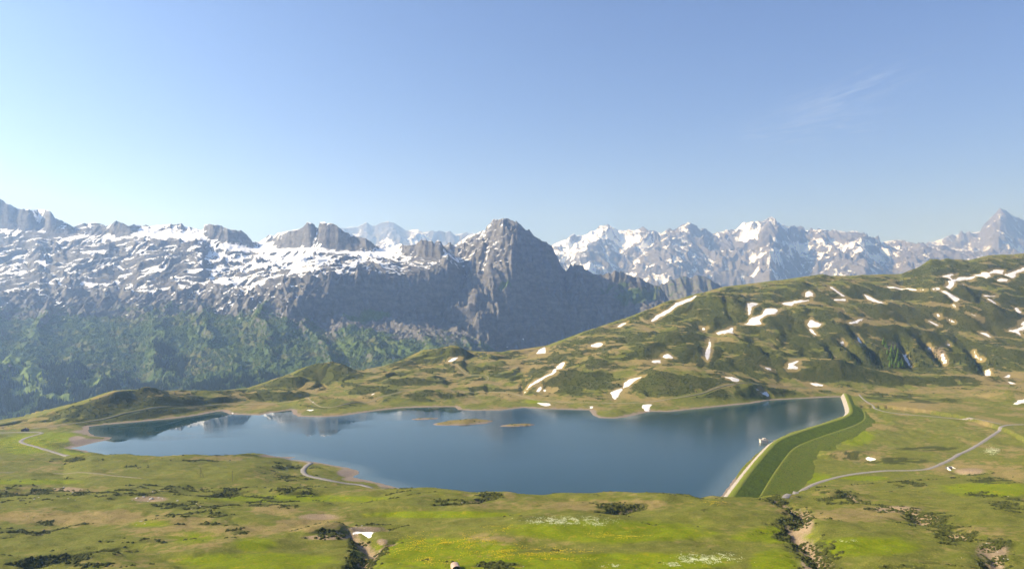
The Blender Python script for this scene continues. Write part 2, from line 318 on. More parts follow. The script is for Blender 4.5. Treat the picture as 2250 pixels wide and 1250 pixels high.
# ---- snow lying in hollows (outlines traced)
SNOW = [
 ([(1429,705.6),(1444,692),(1471,678),(1485,666),(1512,656.6),(1530,648.5),(1531,651.5),(1515,662),(1491,671),(1474,685),(1452,696),(1434,707.5)], 'long white snow streak climbing the grassy crest beside the upper footpath'),
 ([(1150.6,863),(1159,850),(1178,835),(1213,819),(1224,804),(1238,795),(1241.5,797),(1235,809),(1221,821),(1202,828),(1178,842),(1161.5,853),(1153,864)], 'long thin snow streak running diagonally down to the lakeside track'),
 ([(1340,863),(1349,858),(1367,852),(1371,847),(1371,841),(1382,833),(1416,826),(1394,837),(1382,848),(1370,853),(1363,864),(1351,880)], 'kite shaped snow patch with a long tail in the gully above the lakeside track'),
 ([(1411,889),(1435,888),(1428,896),(1428,904),(1417,903),(1410,895)], 'blocky snow patch reaching down to the water beside the grassy headland'),
 ([(1176.5,883.6),(1191,885),(1208,885.5),(1211,890),(1197,892),(1186,889)], 'flat oval snow patch on the gravel shore at the foot of the longest streak'),
 ([(1558.6,744),(1562.6,754),(1561,773),(1556,795),(1550,787),(1549,773),(1556,758)], 'narrow upright snow strip in a steep gully of the hillside'),
 ([(1573.5,731),(1594,725),(1611.6,718),(1610,726),(1616,734),(1591,734.5)], 'triangular snow patch just above the upright strip'),
 ([(1634,713),(1650,699),(1674.5,691),(1680,680),(1695,676.5),(1710,682),(1704,689.5),(1677,696),(1669,702),(1674.5,712.5),(1663.6,714)], 'large two lobed snow patch on the middle of the hillside'),
 ([(1642,666),(1655,664),(1668,667),(1655,672.5),(1650,685),(1648,697),(1643,690)], 'hooked snow patch hanging above the large two lobed one'),
 ([(1716.6,666),(1745,661),(1783,658),(1770,663),(1745,667),(1740,672),(1723,669.5)], 'long flat snow strip with a forked end just under the hill crest'),
 ([(1768,653),(1769.7,643),(1780.5,638.5),(1787,647),(1786,650.5)], 'small angular snow patch above the forked strip'),
 ([(1820,627.5),(1829.5,631),(1840,639),(1858,651),(1851,652),(1837,641),(1829,636.5)], 'thin slanting snow line below the smooth hill crest'),
 ([(1831,657.5),(1859,656.5),(1858,661),(1835,661)], 'short flat snow bar right under the thin slanting line'),
 ([(1897.5,646.5),(1911,650.5),(1925,658),(1944,667),(1930,665.5),(1918,662.5)], 'slanting snow wedge alone on the green upper slope'),
 ([(1773.7,713.7),(1778,704),(1783,701),(1797,709),(1808,712),(1799.6,718),(1778,719.5)], 'white snow patch with a peaked upper edge above a small snow tail'),
 ([(1778,722),(1783,722),(1795.5,735.5),(1793,737.5),(1781,730)], 'small snow tail running down below the peaked patch'),
 ([(1864,709.6),(1881,703.5),(1901.6,700.5),(1892,705.6),(1881,711.5),(1870,712)], 'leaf shaped snow sliver on the top of a rounded dark hump'),
 ([(2065,607),(2085,603),(2101.5,601.5),(2088,607.6),(2093,614),(2112,608.5),(2145,607),(2139,612),(2123,615),(2099,618),(2097,621),(2119,622),(2118,626.5),(2096,627.5),(2088,635.5),(2074,631),(2084,626.5),(2083,620),(2089,614.5),(2081,609.5)], 'zigzag snow field on the slope under the dark rocky knoll'),
 ([(2138,605),(2156,601.5),(2158.6,597.5),(2172,599),(2183,593.5),(2206,592.5),(2203.5,602.5),(2186,600),(2175,602.5),(2177.6,608),(2166.7,612),(2158.6,608)], 'ragged broad snow field near the top of the right hill'),
 ([(2205,603.6),(2221,599),(2270,581),(2270,589),(2232,601.5),(2232,608),(2224,612)], 'snow field cut by the picture edge high on the right hill'),
 ([(2190,616),(2199,610.5),(2216,614),(2213,619),(2196.6,619)], 'small snow patch below the ragged broad field'),
 ([(1948,629.5),(1976,632.5),(2003,635),(2036,636.5),(2036,638.5),(2003,638.5),(1976,636),(1950,632)], 'very long thin snow line across the upper slope'),
 ([(2048.4,633.5),(2066,631),(2067.5,638),(2051,638)], 'small snow block at the end of the very long thin line'),
 ([(2066,638.5),(2080,639.5),(2110,658),(2100,663.5),(2085,652)], 'wedge of snow pointing down into a gully below the zigzag field'),
 ([(2090.6,668.5),(2098.7,668.5),(2101.5,676),(2096,675)], 'tiny snow remnant right below the pointing wedge'),
 ([(2160,648),(2191,649.3),(2178,652.2),(2162.6,652.2)], 'thin flat snow bar on the upper right slope'),
 ([(2166.7,656),(2175,656),(2191,667.5),(2183,667)], 'short slanting snow strip right under the thin flat bar'),
 ([(2228,675),(2234.7,675),(2245,686.5),(2238.8,688.5)], 'small slanting snow strip near the right picture edge'),
 ([(2124.6,687.5),(2139.5,691.5),(2160,700),(2153,700.5)], 'thin slanting snow streak on the tan grass slope'),
 ([(2038,705),(2044,704.5),(2066,715),(2058,716)], 'slanting snow streak beside dark shrubs on the tan slope'),
 ([(2056.6,690),(2063,690),(2066,696.5),(2060.7,698)], 'small snow dot above two short slanting streaks'),
 ([(2079.7,699.5),(2088,701),(2100,708),(2092,708.5)], 'short snow streak just below the small dot'),
 ([(2213,727),(2234.7,722.5),(2265,709),(2265,718),(2239,727.5),(2249,740.5),(2243,738),(2233,731)], 'branching snow field with a tail at the right picture edge'),
 ([(2240,714),(2252,704),(2262,700),(2262,708),(2252,714.5)], 'snow wedge at the right picture edge above the branching field'),
 ([(2153,731),(2166.7,730.5),(2179,740.5),(2172,740.8)], 'slanting snow patch left of the branching field'),
 ([(2035,725.6),(2045.7,725),(2047,728.5),(2036,728.5)], 'tiny flat snow bar on a tan bench above the larches'),
 ([(2081,755.7),(2086.5,752.5),(2088,759),(2083,759.5)], 'small snow dot over the bare earth scar'),
 ([(1883,736.5),(1888,741),(1894,753.5),(1886,750.5),(1883.5,743.6)], 'small snow tongue at the head of a shaded gully'),
 ([(1846,750),(1852.6,747),(1855.5,753),(1851,759),(1846,753.5)], 'small snow lump in the gully left of the larches'),
 ([(1981,776),(1990,777),(1998,795),(2006.5,807),(1999,805),(1990,793)], 'shaded snow ribbon in the gully right of the bright larches'),
 ([(2066,777),(2074,777),(2082.5,794),(2078,804),(2071,794.5)], 'bright snow ribbon below the bare earth scar'),
 ([(2037.5,762),(2044,761.5),(2046,768.5),(2039,768)], 'small snow lump on the edge of the bare earth scar'),
 ([(2139,769),(2143.6,779),(2161.5,793),(2155,791.5),(2142,784)], 'thin snow thread in the gully below the dark shrub bank'),
 ([(2164,814),(2175,809.5),(2178.5,824),(2164,825)], 'square snow patch at the foot of the dark wooded gullies'),
 ([(2205,828),(2221,819),(2220,827),(2207.5,833.5)], 'snow patch beside the brown mound at the right edge'),
 ([(2214,838),(2224,839.5),(2236,843),(2221,843.5)], 'thin snow strip under the brown mound at the right edge'),
 ([(1729,811.5),(1733,798),(1748,793.5),(1766,788.5),(1753,796.5),(1745,802),(1756,807),(1753,811)], 'boomerang shaped snow patch on the tan flat above the dam'),
 ([(1676,806.7),(1688,806.7),(1698,812),(1688,812.7)], 'small snow sliver left of the boomerang patch'),
 ([(1932,813.5),(1948,813.5),(1949,818),(1935,818)], 'flat snow patch on the tan bench under the larches'),
 ([(1778,841.5),(1794,841),(1809.5,845),(1808,848.5),(1791,848)], 'flat snow patch behind the far end of the dam'),
 ([(1670,860),(1682.6,858),(1690.5,867),(1689,872),(1677,867)], 'arched snow bridge at the water edge left of the dam'),
 ([(1657,851.5),(1670,856.5),(1661,858.5)], 'tiny snow remnant just above the arched snow bridge'),
 ([(2226,887.6),(2237,879),(2265,874),(2265,883),(2235,889.5)], 'snow patch on the flat meadow cut by the right picture edge'),
 ([(1900,1007),(1905.6,1001.5),(1926,1007),(1925,1011),(1908,1011)], 'snow patch in the shrubby hollow at the foot of the dam'),
 ([(767.6,1175),(786,1165),(831.5,1166.5),(819,1177),(811,1186),(805,1179),(789,1173.5)], 'large fan shaped snow patch in the foreground creek hollow'),
 ([(826,1195.6),(841,1192.5),(836,1197.5),(827,1199.5)], 'small snow scrap below the fan shaped patch beside bright grass'),
 ([(792,1217),(805,1210),(810,1210),(800,1218)], 'small snow scrap under the dark bush in the foreground creek'),
 ([(1752,1170.5),(1759,1170.5),(1775,1182),(1769.7,1184.5)], 'narrow snow strip at the bottom of the foreground creek on the right'),
 ([(1178,777),(1183,768),(1198,761.5),(1200,772),(1198,776)], 'small square snow patch on the tan shoulder of the hill'),
 ([(1297,763),(1299,758),(1311,753),(1323,752.7),(1325,756),(1311,763.5)], 'oval snow patch in a tan hollow below the crest'),
 ([(1354,719),(1365,711),(1376,707.5),(1375,711.5),(1363,719)], 'small snow sliver on the skyline slope left of the crest streak'),
 ([(1430,794),(1439,791),(1452.5,791),(1452,797),(1436,797.5)], 'small oval snow patch on a tan terrace'),
 ([(1455,784),(1469,776.5),(1474,781),(1480.5,785),(1474,788),(1462,787.5)], 'humped snow patch right above the oval patch on the terrace'),
 ([(1592,828),(1607,827.5),(1625,833),(1624,839),(1607,836.5)], 'snow patch lying on the back of the large dark mound'),
 ([(1177,860),(1183,852),(1189,848.5),(1191.5,852),(1184,861)], 'small snow lump beside the lower end of the long diagonal streak'),
 ([(1193,856.5),(1200.5,854),(1200,861.5),(1195.5,860.5)], 'tiny snow lump right of another lump above the track'),
 ([(1542,719.5),(1551,719.5),(1550,725.5),(1544,725.5)], 'tiny snow dot left of the triangular patch'),
 ([(1295,892.6),(1304.5,892.6),(1303,897),(1296,897)], 'tiny snow scrap on the shore behind the grassy headland'),
 ([(984,794),(996,786),(1007.5,784.5),(1002,790.5),(990.6,795)], 'snow sliver below the rocky knoll on the plateau edge'),
 ([(672,901),(680,898.5),(691.5,900),(681,903)], 'snow scrap on the small wooded headland at the far shore'),
 ([(680,883),(694,880.5),(689,884.5)], 'tiny snow scrap on the track side mound at the far shore'),
 ([(811,866.5),(828,863),(819,867.7)], 'thin snow sliver before a dark mound on the far plateau'),
 ([(508,907),(514,904.5),(513,911.5)], 'tiny bright snow scrap at the shore of the far bay'),
]
SNOW0 = []
for poly, lab in SNOW:
    SNOW0.append([ray0(u, v) for u, v in poly])
snow_d = np.full(GX.shape, 1e9); snow_sz = np.zeros(GX.shape)
for w in SNOW0:
    a = np.array(w); c = a.mean(0); rad = np.hypot(*(a[:, :2] - c[:2]).T).max() + 60
    m = np.hypot(GX - c[0], GY - c[1]) < rad
    if not m.any(): continue
    d = seg_dist(GX[m], GY[m], w, True)[0]; d = np.where(inside(GX[m], GY[m], w), -d, d)
    snow_d[m] = np.minimum(snow_d[m], d)

# ---- creeks, hollows and gullies: (trace, depth, half width)
GULLY = [
 ([(742,1168),(775,1168),(800,1180),(812,1190),(826,1198),(806,1212),(797,1225),(790,1262)], 4.5, 6), ([(690,1178),(742,1172),(790,1162),(835,1157),(880,1148)], 2.5, 4),
 ([(828,1192),(850,1183),(880,1175)], 2.5, 3.5),
 ([(1690,1092),(1725,1102),(1755,1122),(1765,1138),(1742,1150),(1752,1170),(1772,1185),(1790,1215),(1815,1262)], 6, 8), ([(1765,1135),(1800,1143),(1850,1143)], 2.5, 4),
 ([(1850,1086),(1880,1095),(1900,1106),(1960,1115),(2010,1125),(2040,1145),(2060,1155)], 4, 7), ([(2050,1160),(2090,1168),(2140,1182)], 6, 7), ([(2170,1200),(2190,1225),(2180,1250)], 4, 6),
 ([(60,1252),(120,1232),(190,1218),(250,1211),(320,1209)], 8, 7), ([(-20,1172),(60,1167),(120,1154),(150,1148)], 3, 5), ([(440,1088),(480,1083),(525,1080)], 7.5, 6),
 ([(2190,1100),(2230,1110),(2280,1122)], 6, 8), ([(2080,1030),(2110,1038),(2160,1042),(2200,1045)], 3.5, 6), ([(1300,1128),(1340,1120),(1370,1112),(1425,1103)], 4, 6),
 ([(950,1108),(1000,1100),(1045,1095),(1090,1086)], 3, 6), ([(1690,1098),(1720,1102)], 4, 5), ([(2000,1058),(1960,1062)], 2.5, 4), ([(1520,1084),(1536,1090),(1550,1098)], 3, 5),
 ([(1270,1098),(1300,1100),(1330,1096)], 1.5, 3), ([(1850,1005),(1890,1008),(1930,1012)], 4, 7), ([(620,1084),(660,1080)], 3, 5), ([(20,1080),(80,1075),(140,1078)], 3, 7),
 # hillside gullies right of the lake
 ([(1810,752),(1835,772),(1848,800)], 12, 12), ([(1850,745),(1875,770),(1895,802)], 14, 13), ([(1882,738),(1915,768),(1932,805)], 14, 12), ([(1925,765),(1934,785),(1942,808)], 10, 7),
 ([(1975,745),(1993,780),(2006,808)], 13, 9), ([(2020,742),(2045,768),(2080,806)], 16, 15), ([(2085,750),(2105,775)], 8, 10), ([(2118,752),(2150,785),(2168,822)], 14, 12),
 ([(1655,770),(1680,780),(1697,806)], 9, 10), ([(1550,640),(1557,665)], 7, 8), ([(1590,650),(1600,690),(1615,715)], 9, 10), ([(1040,855),(1044,868)], 5, 5), ([(1073,852),(1071,866)], 5, 4), ([(1150,866),(1146,850)], 5, 5),
 ([(1420,862),(1434,876)], 6, 7), ([(985,775),(960,782)], 4, 6), ([(1700,815),(1722,832)], 8, 9), ([(1950,820),(1972,838)], 9, 10), ([(2160,828),(2205,842)], 6, 9),
]
gul = np.zeros(GX.shape); gulr = np.zeros(GX.shape)
for tr, dep, hw in GULLY:
    w = [ray0(u, v) for u, v in tr]; a = np.array(w); c = a.mean(0); rad = np.hypot(*(a[:, :2] - c[:2]).T).max() + 6 * hw
    m = np.hypot(GX - c[0], GY - c[1]) < rad
    d, par = seg_dist(GX[m], GY[m], w)
    d = d * (1 + 0.35 * gnoise(GX[m] / 9, GY[m] / 9, 3)) + 0.15 * hw * gnoise(GX[m] / 4, GY[m] / 4, 5)
    fade = sstep(0, 0.6, par) * sstep(0, 0.6, len(w) - 1 - par) * 0.75 + 0.25
    p = np.exp(-np.abs(d / hw) ** 1.7) * fade
    gul[m] = np.maximum(gul[m], dep * p); gulr[m] = np.maximum(gulr[m], p)

# ---- rounded mounds: (u, v of the centre, half width in photo pixels, half depth m, height m)
MOUND = [(1545,848,165,70,17),(1250,835,95,50,11),(1330,800,120,55,9),(1640,795,150,60,10),(1850,815,110,40,9),(2050,838,160,35,10),(1180,848,60,40,8),(960,870,55,45,7),(860,872,75,35,6),
 (720,888,60,28,7),(680,885,40,20,4),(610,872,62,30,8),(700,815,55,30,8),(750,828,35,25,5),(640,838,30,30,5),(830,862,70,30,7),(920,838,55,30,7),(985,772,35,25,8),(300,878,110,40,6),
 (1060,850,50,30,5),(1130,815,60,40,6),(1350,905,30,10,2.5),(670,910,28,9,2.5),(850,905,40,14,1.5),(1690,700,95,60,12),(1560,760,90,60,12),(1870,715,120,60,13),(1990,690,90,60,11),(2110,690,90,60,12),
 (2190,705,80,60,12),(2060,640,70,60,12),(2140,655,90,60,10),(1930,640,100,60,9),(1760,640,80,60,9),(1590,660,70,60,10),(1450,770,90,60,9),(1400,740,80,60,8),(2080,578,55,40,9),(2210,870,45,30,8),(2240,1045,70,25,5),
 (430,997,220,22,5),(545,1078,70,10,3),(640,1082,60,10,3.5),(710,1165,55,16,4),(860,1110,120,30,2.5),(1250,1160,160,30,3.5),(1850,1088,45,9,4.5),(1705,1096,25,8,4),(2150,1130,120,22,3),(1850,1170,90,25,3),(230,1240,80,12,3),
 (1850,1000,45,14,5),(1960,1000,120,25,3)]
bumps = np.zeros(GX.shape)
for u, v, hw, hd, h in MOUND:
    x, y, z = ray0(u, v); hx = hw * y / F
    dx = (GX - x) / hx; dy = (GY - y) / hd
    q = dx * dx + dy * dy; m = q < 6
    w = q[m] * (1 + 0.5 * gnoise(GX[m] / (hx * 0.9), GY[m] / (hd * 0.9), 11))
    bumps[m] += h * (1.35 if y > 1180 else 1.0) * np.exp(-w ** 1.4 * 0.9)

fore = 1 - sstep(4.6, 5.2, GT)
hill = sstep(6.05, 6.6, GT) * sstep(9.02, 8.7, GT)
hill2 = sstep(6.9, 7.6, GT) * sstep(9.02, 8.8, GT)
sk = sstep(8.6, 9.0, GT)
wx = GX + 25 * fbm(GX / 120, GY / 120, 3, 21); wy = GY + 25 * fbm(GX / 120, GY / 120, 3, 27)
hum = (np.abs(fbm(wx / 75, wy / 95, 3, 31, 0.45)) - 0.22) * 10
hum2 = (np.abs(fbm(wx / 210, wy / 260, 3, 37, 0.45)) - 0.22) * 20
el = lerp(1.0, 1.9, fore)                                     # the near shelf is terraced across the view
small = fbm(GX / (14 * el), GY / 14, 4, 41)
big = fbm(GX / (60 * el), GY / 75, 4, 44)
mid = fbm(GX / (28 * el), GY / 34, 4, 47)
quiet = 0.12 + 0.88 * sstep(3, 16, road_d)
keepsnow = 0.35 + 0.65 * sstep(0, 25, snow_d)
wr = np.clip(GT - 4.6, 0, 1)
Zg = GZ + bumps
Zg += fore * quiet * (3.4 * big + 1.9 * mid + 0.35 * small)
Zg += (1 - fore) * (1 - hill) * (1 - sk) * quiet * (1.3 * mid + 0.4 * small + 1.6 * big)
Zg += quiet * keepsnow * (hill * (0.30 + 0.35 * hill2) * hum + hill2 * 0.75 * hum2 + (hill + 0.25 * sk) * (0.45 * small + 0.8 * mid))
Zg -= gul * (0.3 + 0.7 * sstep(2, 9, road_d))
Zg -= hill * 2.5 * np.exp(-np.clip(snow_d, 0, 1e4) / 14) 
fine = fbm(GX / 3.5, GY / 3.5, 3, 51)
rough_fore = np.clip(ridged(GX / 46, GY / 26, 4, 53) * 1.5 - 0.55, 0, 1)
Zg -= fore * quiet * rough_fore * 0.8

# ---- the lake basin and its islands
sd, _ = seg_dist(GX, GY, LAKE, True); ins = inside(GX, GY, LAKE)
sdn = sd + 1.6 * fbm(GX / 11, GY / 11, 3, 61) * sstep(40, 10, sd)
sds = np.where(ins, -sd, sd) + 1.3 * fbm(GX / 11, GY / 11, 3, 61) * sstep(45, 8, sd)
lowland = (GZ > -3)
shore_z = np.where(sds > 0, sds * 0.11, np.maximum(sds * 0.14, -7))
wsh = sstep(3, 30, sds)
Zg = np.where(sds <= 3, shore_z, lerp(sds * 0.11, np.where(lowland, np.maximum(Zg, 1.0), Zg), wsh))
ISL = [(1017,928,60,24,3.6),(1137,934,40,10,1.9),(934,920,30,8,1.2)]
for u, v, hw, hd, h in ISL:
    x, y, _z = at(u, v, 0); hx = hw * y / F
    dx = (GX - x) / hx; dy = (GY - y - 0.25 * (GX - x)) / hd
    q = dx * dx + dy * dy + 0.35 * gnoise(GX / (hx * 0.6), GY / (hd * 0.8), 71)
    Zg = np.where(q < 1.6, np.maximum(Zg, h * 1.15 * (1 - np.clip(q, 0, 1.6) ** 0.75)), Zg)
GV = VH + F * (H - Zg) / GY
ray = ray_fn(GY, Zg)
SNOW1 = []                                                    # where each patch lies on the finished ground
snow_d = np.full(GX.shape, 1e9)
for (poly, lab), base in zip(SNOW, SNOW0):
    w = [ray(u, v) for u, v in poly]
    yb_ = np.array(base)[:, 1]; yw = np.array(w)[:, 1]
    if np.ptp(yw) > 1.7 * np.ptp(yb_) + 25 or abs(yw.mean() - yb_.mean()) > 90: w = base
    SNOW1.append(w)
    a = np.array(w); c = a.mean(0); m = np.hypot(GX - c[0], GY - c[1]) < np.hypot(*(a[:, :2] - c[:2]).T).max() + 60
    if m.any():
        d = seg_dist(GX[m], GY[m], w, True)[0]; snow_d[m] = np.minimum(snow_d[m], np.where(inside(GX[m], GY[m], w), -d, d))

# ---- what grows where
dzr = np.gradient(Zg, axis=0) / np.maximum(np.abs(np.gradient(GY, axis=0)), 0.05)
dxc = np.gradient(GX, axis=1); dzc = np.gradient(Zg, axis=1) / np.maximum(np.abs(dxc), 0.05)
slope = np.hypot(dzr, dzc)
def blob(lst):
    r = np.zeros(GX.shape)
    for u, v, a, b in lst:
        q = ((GU - u) / a) ** 2 + ((GV - v) / b) ** 2
        r = np.maximum(r, np.exp(-q ** 1.5))
    return r
shrub_fore = blob([(190,1228,115,22),(60,1167,100,10),(30,1082,110,22),(180,1085,120,12),(330,1078,110,14),(500,1082,90,17),(640,1080,55,16),(575,1095,80,12),(600,1108,70,10),(140,1150,80,8),(420,1110,120,14),
    (300,1188,110,6),(440,1150,60,6),(1060,1090,55,9),(1000,1103,50,9),(1360,1114,62,11),(1845,1097,52,13),(1705,1097,30,10),(1728,1150,38,13),(1720,1180,30,8),(1790,1242,34,10),(1790,1174,22,7),
    (2095,1175,52,20),(1960,1118,70,8),(2040,1135,50,10),(2230,1110,50,18),(2190,1200,45,22),(2150,1085,40,8),(800,1205,38,20),(820,1158,60,8),(720,1175,70,9),(785,1230,30,14),(350,990,250,7),(520,998,110,5),(440,1012,80,5),
    (150,1010,90,5),(300,1025,60,4),(640,1025,60,6),(450,1130,90,8),(520,1165,30,10),(2000,1065,40,8),(1990,1250,60,12),(1870,1000,55,12),(1960,1012,90,9),(2040,985,80,6),(640,1050,60,8),(1540,1120,20,6),(1100,1245,60,12),(1560,1255,70,8),(2180,1055,50,8)])
shrub_fore *= sstep(-0.55, 0.15, fbm(GX / 20, GY / 11, 4, 87))
flat_ridge = sstep(0.16, 0.42, slope + 0.12 * fbm(GX / 40, GY / 40, 3, 81))
shr_noise = fbm(GX / 55, GY / 70, 4, 83)
shrub = np.where(fore > 0.5, np.clip(0.95 * shrub_fore * np.where(GU < 700, 0.62, 0.9) + 0.45 * gulr + 0.45 * sstep(0.25, 0.5, slope) + 0.22 * sstep(0.0, 0.5, fbm(GX / 46, GY / 24, 4, 88)), 0, 1),
                 np.clip(hill * (1.0 * sstep(0.17, 0.42, slope + 0.22 * fbm(GX / 60, GY / 45, 4, 81)) + 0.5 * sstep(-0.05, 0.45, shr_noise) - 0.18) + 1.1 * shrub_fore * (1 - hill), 0, 1))
shrub_far = blob([(1545,850,160,28),(1260,845,90,30),(2000,790,190,26),(1850,825,130,16),(2040,838,170,14),(1640,800,120,16),(300,890,140,16),(620,873,60,12),(1960,872,90,12),(2050,880,80,8),(1300,800,90,14),(1690,700,60,20),(1600,680,60,30),(1800,745,90,20),(2170,790,90,25),(720,890,60,10),(950,870,60,14),(830,862,60,9),(1930,645,80,14),(2120,650,80,12),(2050,595,80,12),(1470,740,70,16),(1540,775,40,20)])
shrub = np.clip(np.where(GT > 5.5, shrub * 0.85 + 0.85 * shrub_far * sstep(-0.5, 0.1, fbm(GX / 30, GY / 30, 3, 84)), shrub), 0, 1)
isl_top = (Zg > 0.9) & (GU > 890) & (GU < 1180) & (GV > 905) & (GV < 942) & (GT > 5)
shrub = np.where(isl_top, np.maximum(shrub, 0.42), shrub)
shrub *= sstep(1.5, 6, road_d) * sstep(-1, 11, snow_d + 5 * fbm(GX / 12, GY / 12, 3, 86)) * np.where(isl_top, 1, sstep(4, 9, np.where(ins, 0, sd)))
dry = np.clip(0.35 + 0.75 * fbm(GX / 48, GY / 60, 4, 91) + 0.02 * (1 - fore) * (1 - hill), 0, 1) * lerp(0.8, 0.62, fore)
dry = np.clip(dry + 0.12 * hill + hill * (0.55 * np.exp(-np.clip(snow_d, 0, 1e4) / 13) + 0.45 * sstep(0.20, 0.06, slope)), 0, 1)
dry = np.clip(dry + blob([(680,1150,90,22),(600,1120,60,14),(1100,1185,150,16),(430,1160,120,40),(2220,1040,70,14),(1900,930,60,25),(2000,890,110,10),(2100,690,200,30),(2180,830,80,12),(1900,1130,150,16),(200,1140,260,14),(1300,1110,260,12),(2200,720,70,30),(1190,805,60,20),(1300,770,60,14),(1190,775,60,12),(560,1170,60,20)]) * 0.6, 0, 1)
lush = blob([(1150,1240,330,30),(980,1205,190,28),(1330,1165,250,28),(1420,1235,220,24),(560,1235,220,24),(420,1180,70,18),(560,1195,60,20),(1700,1240,60,40),(1900,1200,140,24),(1700,1175,90,20),(60,975,80,28),(160,990,50,10),(60,1058,160,8),(640,1095,250,10),(1780,1050,60,14),(1880,960,40,22),(1900,1050,60,6),(960,1130,190,9),(330,1150,60,10),(1170,880,30,7),(1700,790,50,10),(2180,1075,120,18),(130,960,60,16)])
lush = np.clip(lush * 0.95 + 0.2 * sstep(0.1, 0.6, fbm(GX / 35, GY / 40, 4, 95)) * (1 - hill), 0, 1)
lush *= 1 - 0.8 * hill
lush *= 0.8 + 0.2 * sstep(700, 900, GU)
DAM_PX = [(1590,1112),(1611,1083),(1655,1023),(1686,988),(1706,967),(1745,951),(1800,934),(1850,919),(1867,910),(1871,902),(1866,886),(1857,864),(1852,856)]
dam_d = seg_dist(GX, GY, [at(u, v, 4.0) for u, v in DAM_PX])[0]
lush = np.maximum(lush, 0.42 * sstep(78, 50, dam_d + 8 * fbm(GX / 20, GY / 20, 3, 99)) * ~ins * (GT < 6.05))
dry *= 1 - 0.75 * lush
dry = np.where(isl_top, 0.75, dry)
gravel = np.where(lowland | ins, sstep(0.62, 0.32, Zg / 2 + 0.25 * fbm(GX / 8, GY / 8, 3, 97)), 0) * sstep(26, 14, np.where(ins, 0, sd))
gravel = np.maximum(gravel, blob([(200,972,48,9),(215,948,60,5),(170,965,20,8),(610,1001,42,4),(765,1038,26,10),(800,1052,50,6),(870,1069,40,3)]) * (GT > 4) * 1.2)
bare = np.clip(gulr * 1.1 - 0.25, 0, 1) * fore
bare = np.maximum(bare, blob([(1765,1150,26,30),(1780,1235,22,26),(1970,1118,60,8),(2030,1140,40,10),(800,1162,50,7),(720,1180,60,6),(1960,765,22,18),(2060,775,22,18),(700,1135,50,8),(840,1190,14,8),(2180,1210,40,22),(330,1096,45,7),(150,1075,40,6),(2130,1035,40,8)]) * 0.95)
bare = np.clip(bare, 0, 1) * np.where(GT > 5.5, 1 - 0.4 * shrub, 1)
keep = (Zg > -3.2) | ~ins
g_me = grid_mesh('ground', GX, GY, Zg, dict(shrub=shrub, dry=dry, lush=lush, gravel=np.clip(gravel, 0, 1), bare=bare), keep)

gm, nt, b = new_mat('alpine_turf'); g = NT(nt)
P = g.geo()['Position']
A = {k: g.attr(k) for k in ('shrub', 'dry', 'lush', 'gravel', 'bare')}
n_big = g.noise(P, 0.035, 5, 0.6); n_mid = g.noise(P, 0.16, 5, 0.62); n_fin = g.noise(P, 0.9, 6, 0.68); n_fin2 = g.noise(P, 2.6, 3, 0.6)
def brk(a, n, k):                                              # a zone whose edge is broken up by noise
    return g.ramp(g.math('ADD', a, g.math('MULTIPLY', g.math('SUBTRACT', n, 0.5), k)), 0.30, 0.70)
turf = g.mix(g.ramp(n_mid, 0.25, 0.75), (0.104, 0.124, 0.015), (0.165, 0.160, 0.034))
turf = g.mix(g.ramp(n_fin, 0.38, 0.68, 0, 0.6), turf, (0.062, 0.074, 0.012))
turf = g.mix(g.ramp(n_fin2, 0.5, 0.75, 0, 0.4), turf, (0.165, 0.150, 0.048))
lushc = g.mix(g.ramp(n_fin, 0.3, 0.7), (0.096, 0.150, 0.003), (0.180, 0.195, 0.005))
lushc = g.mix(g.ramp(n_mid, 0.56, 0.72, 0, 0.6), lushc, (0.28, 0.22, 0.006))
turf = g.mix(brk(A['lush'], n_mid, 0.9), turf, lushc)
dryc = g.mix(g.ramp(n_fin, 0.3, 0.7), (0.165, 0.132, 0.046), (0.290, 0.212, 0.100))
turf = g.mix(g.math('MULTIPLY', brk(A['dry'], n_mid, 1.5), 0.8), turf, dryc)
shc = g.mix(g.ramp(n_fin, 0.3, 0.7), (0.030, 0.041, 0.008), (0.070, 0.074, 0.016))
turf = g.mix(g.math('MULTIPLY', brk(A['shrub'], n_fin, 0.8), 0.9), turf, shc)
barec = g.mix(g.ramp(n_fin2, 0.3, 0.7), (0.16, 0.115, 0.065), (0.33, 0.26, 0.17))
turf = g.mix(brk(A['bare'], n_fin, 1.2), turf, barec)
grc = g.mix(g.ramp(n_fin2, 0.3, 0.7), (0.15, 0.12, 0.095), (0.27, 0.22, 0.175))
turf = g.mix(brk(A['gravel'], n_fin, 0.5), turf, grc)
g.l.new(turf, b.inputs['Base Color'])
hgt = g.math('ADD', g.math('MULTIPLY', n_fin, 0.6), g.math('MULTIPLY', n_fin2, 0.35))
hgt = g.math('ADD', hgt, g.math('MULTIPLY', g.math('MULTIPLY', A['shrub'], g.noise(P, 0.55, 4, 0.6)), 1.8))
g.l.new(g.bump(hgt, 0.7, 0.9), b.inputs['Normal'])
b.inputs['Specular IOR Level'].default_value = 0.05
ground = add('ground', g_me, gm, kind='structure')

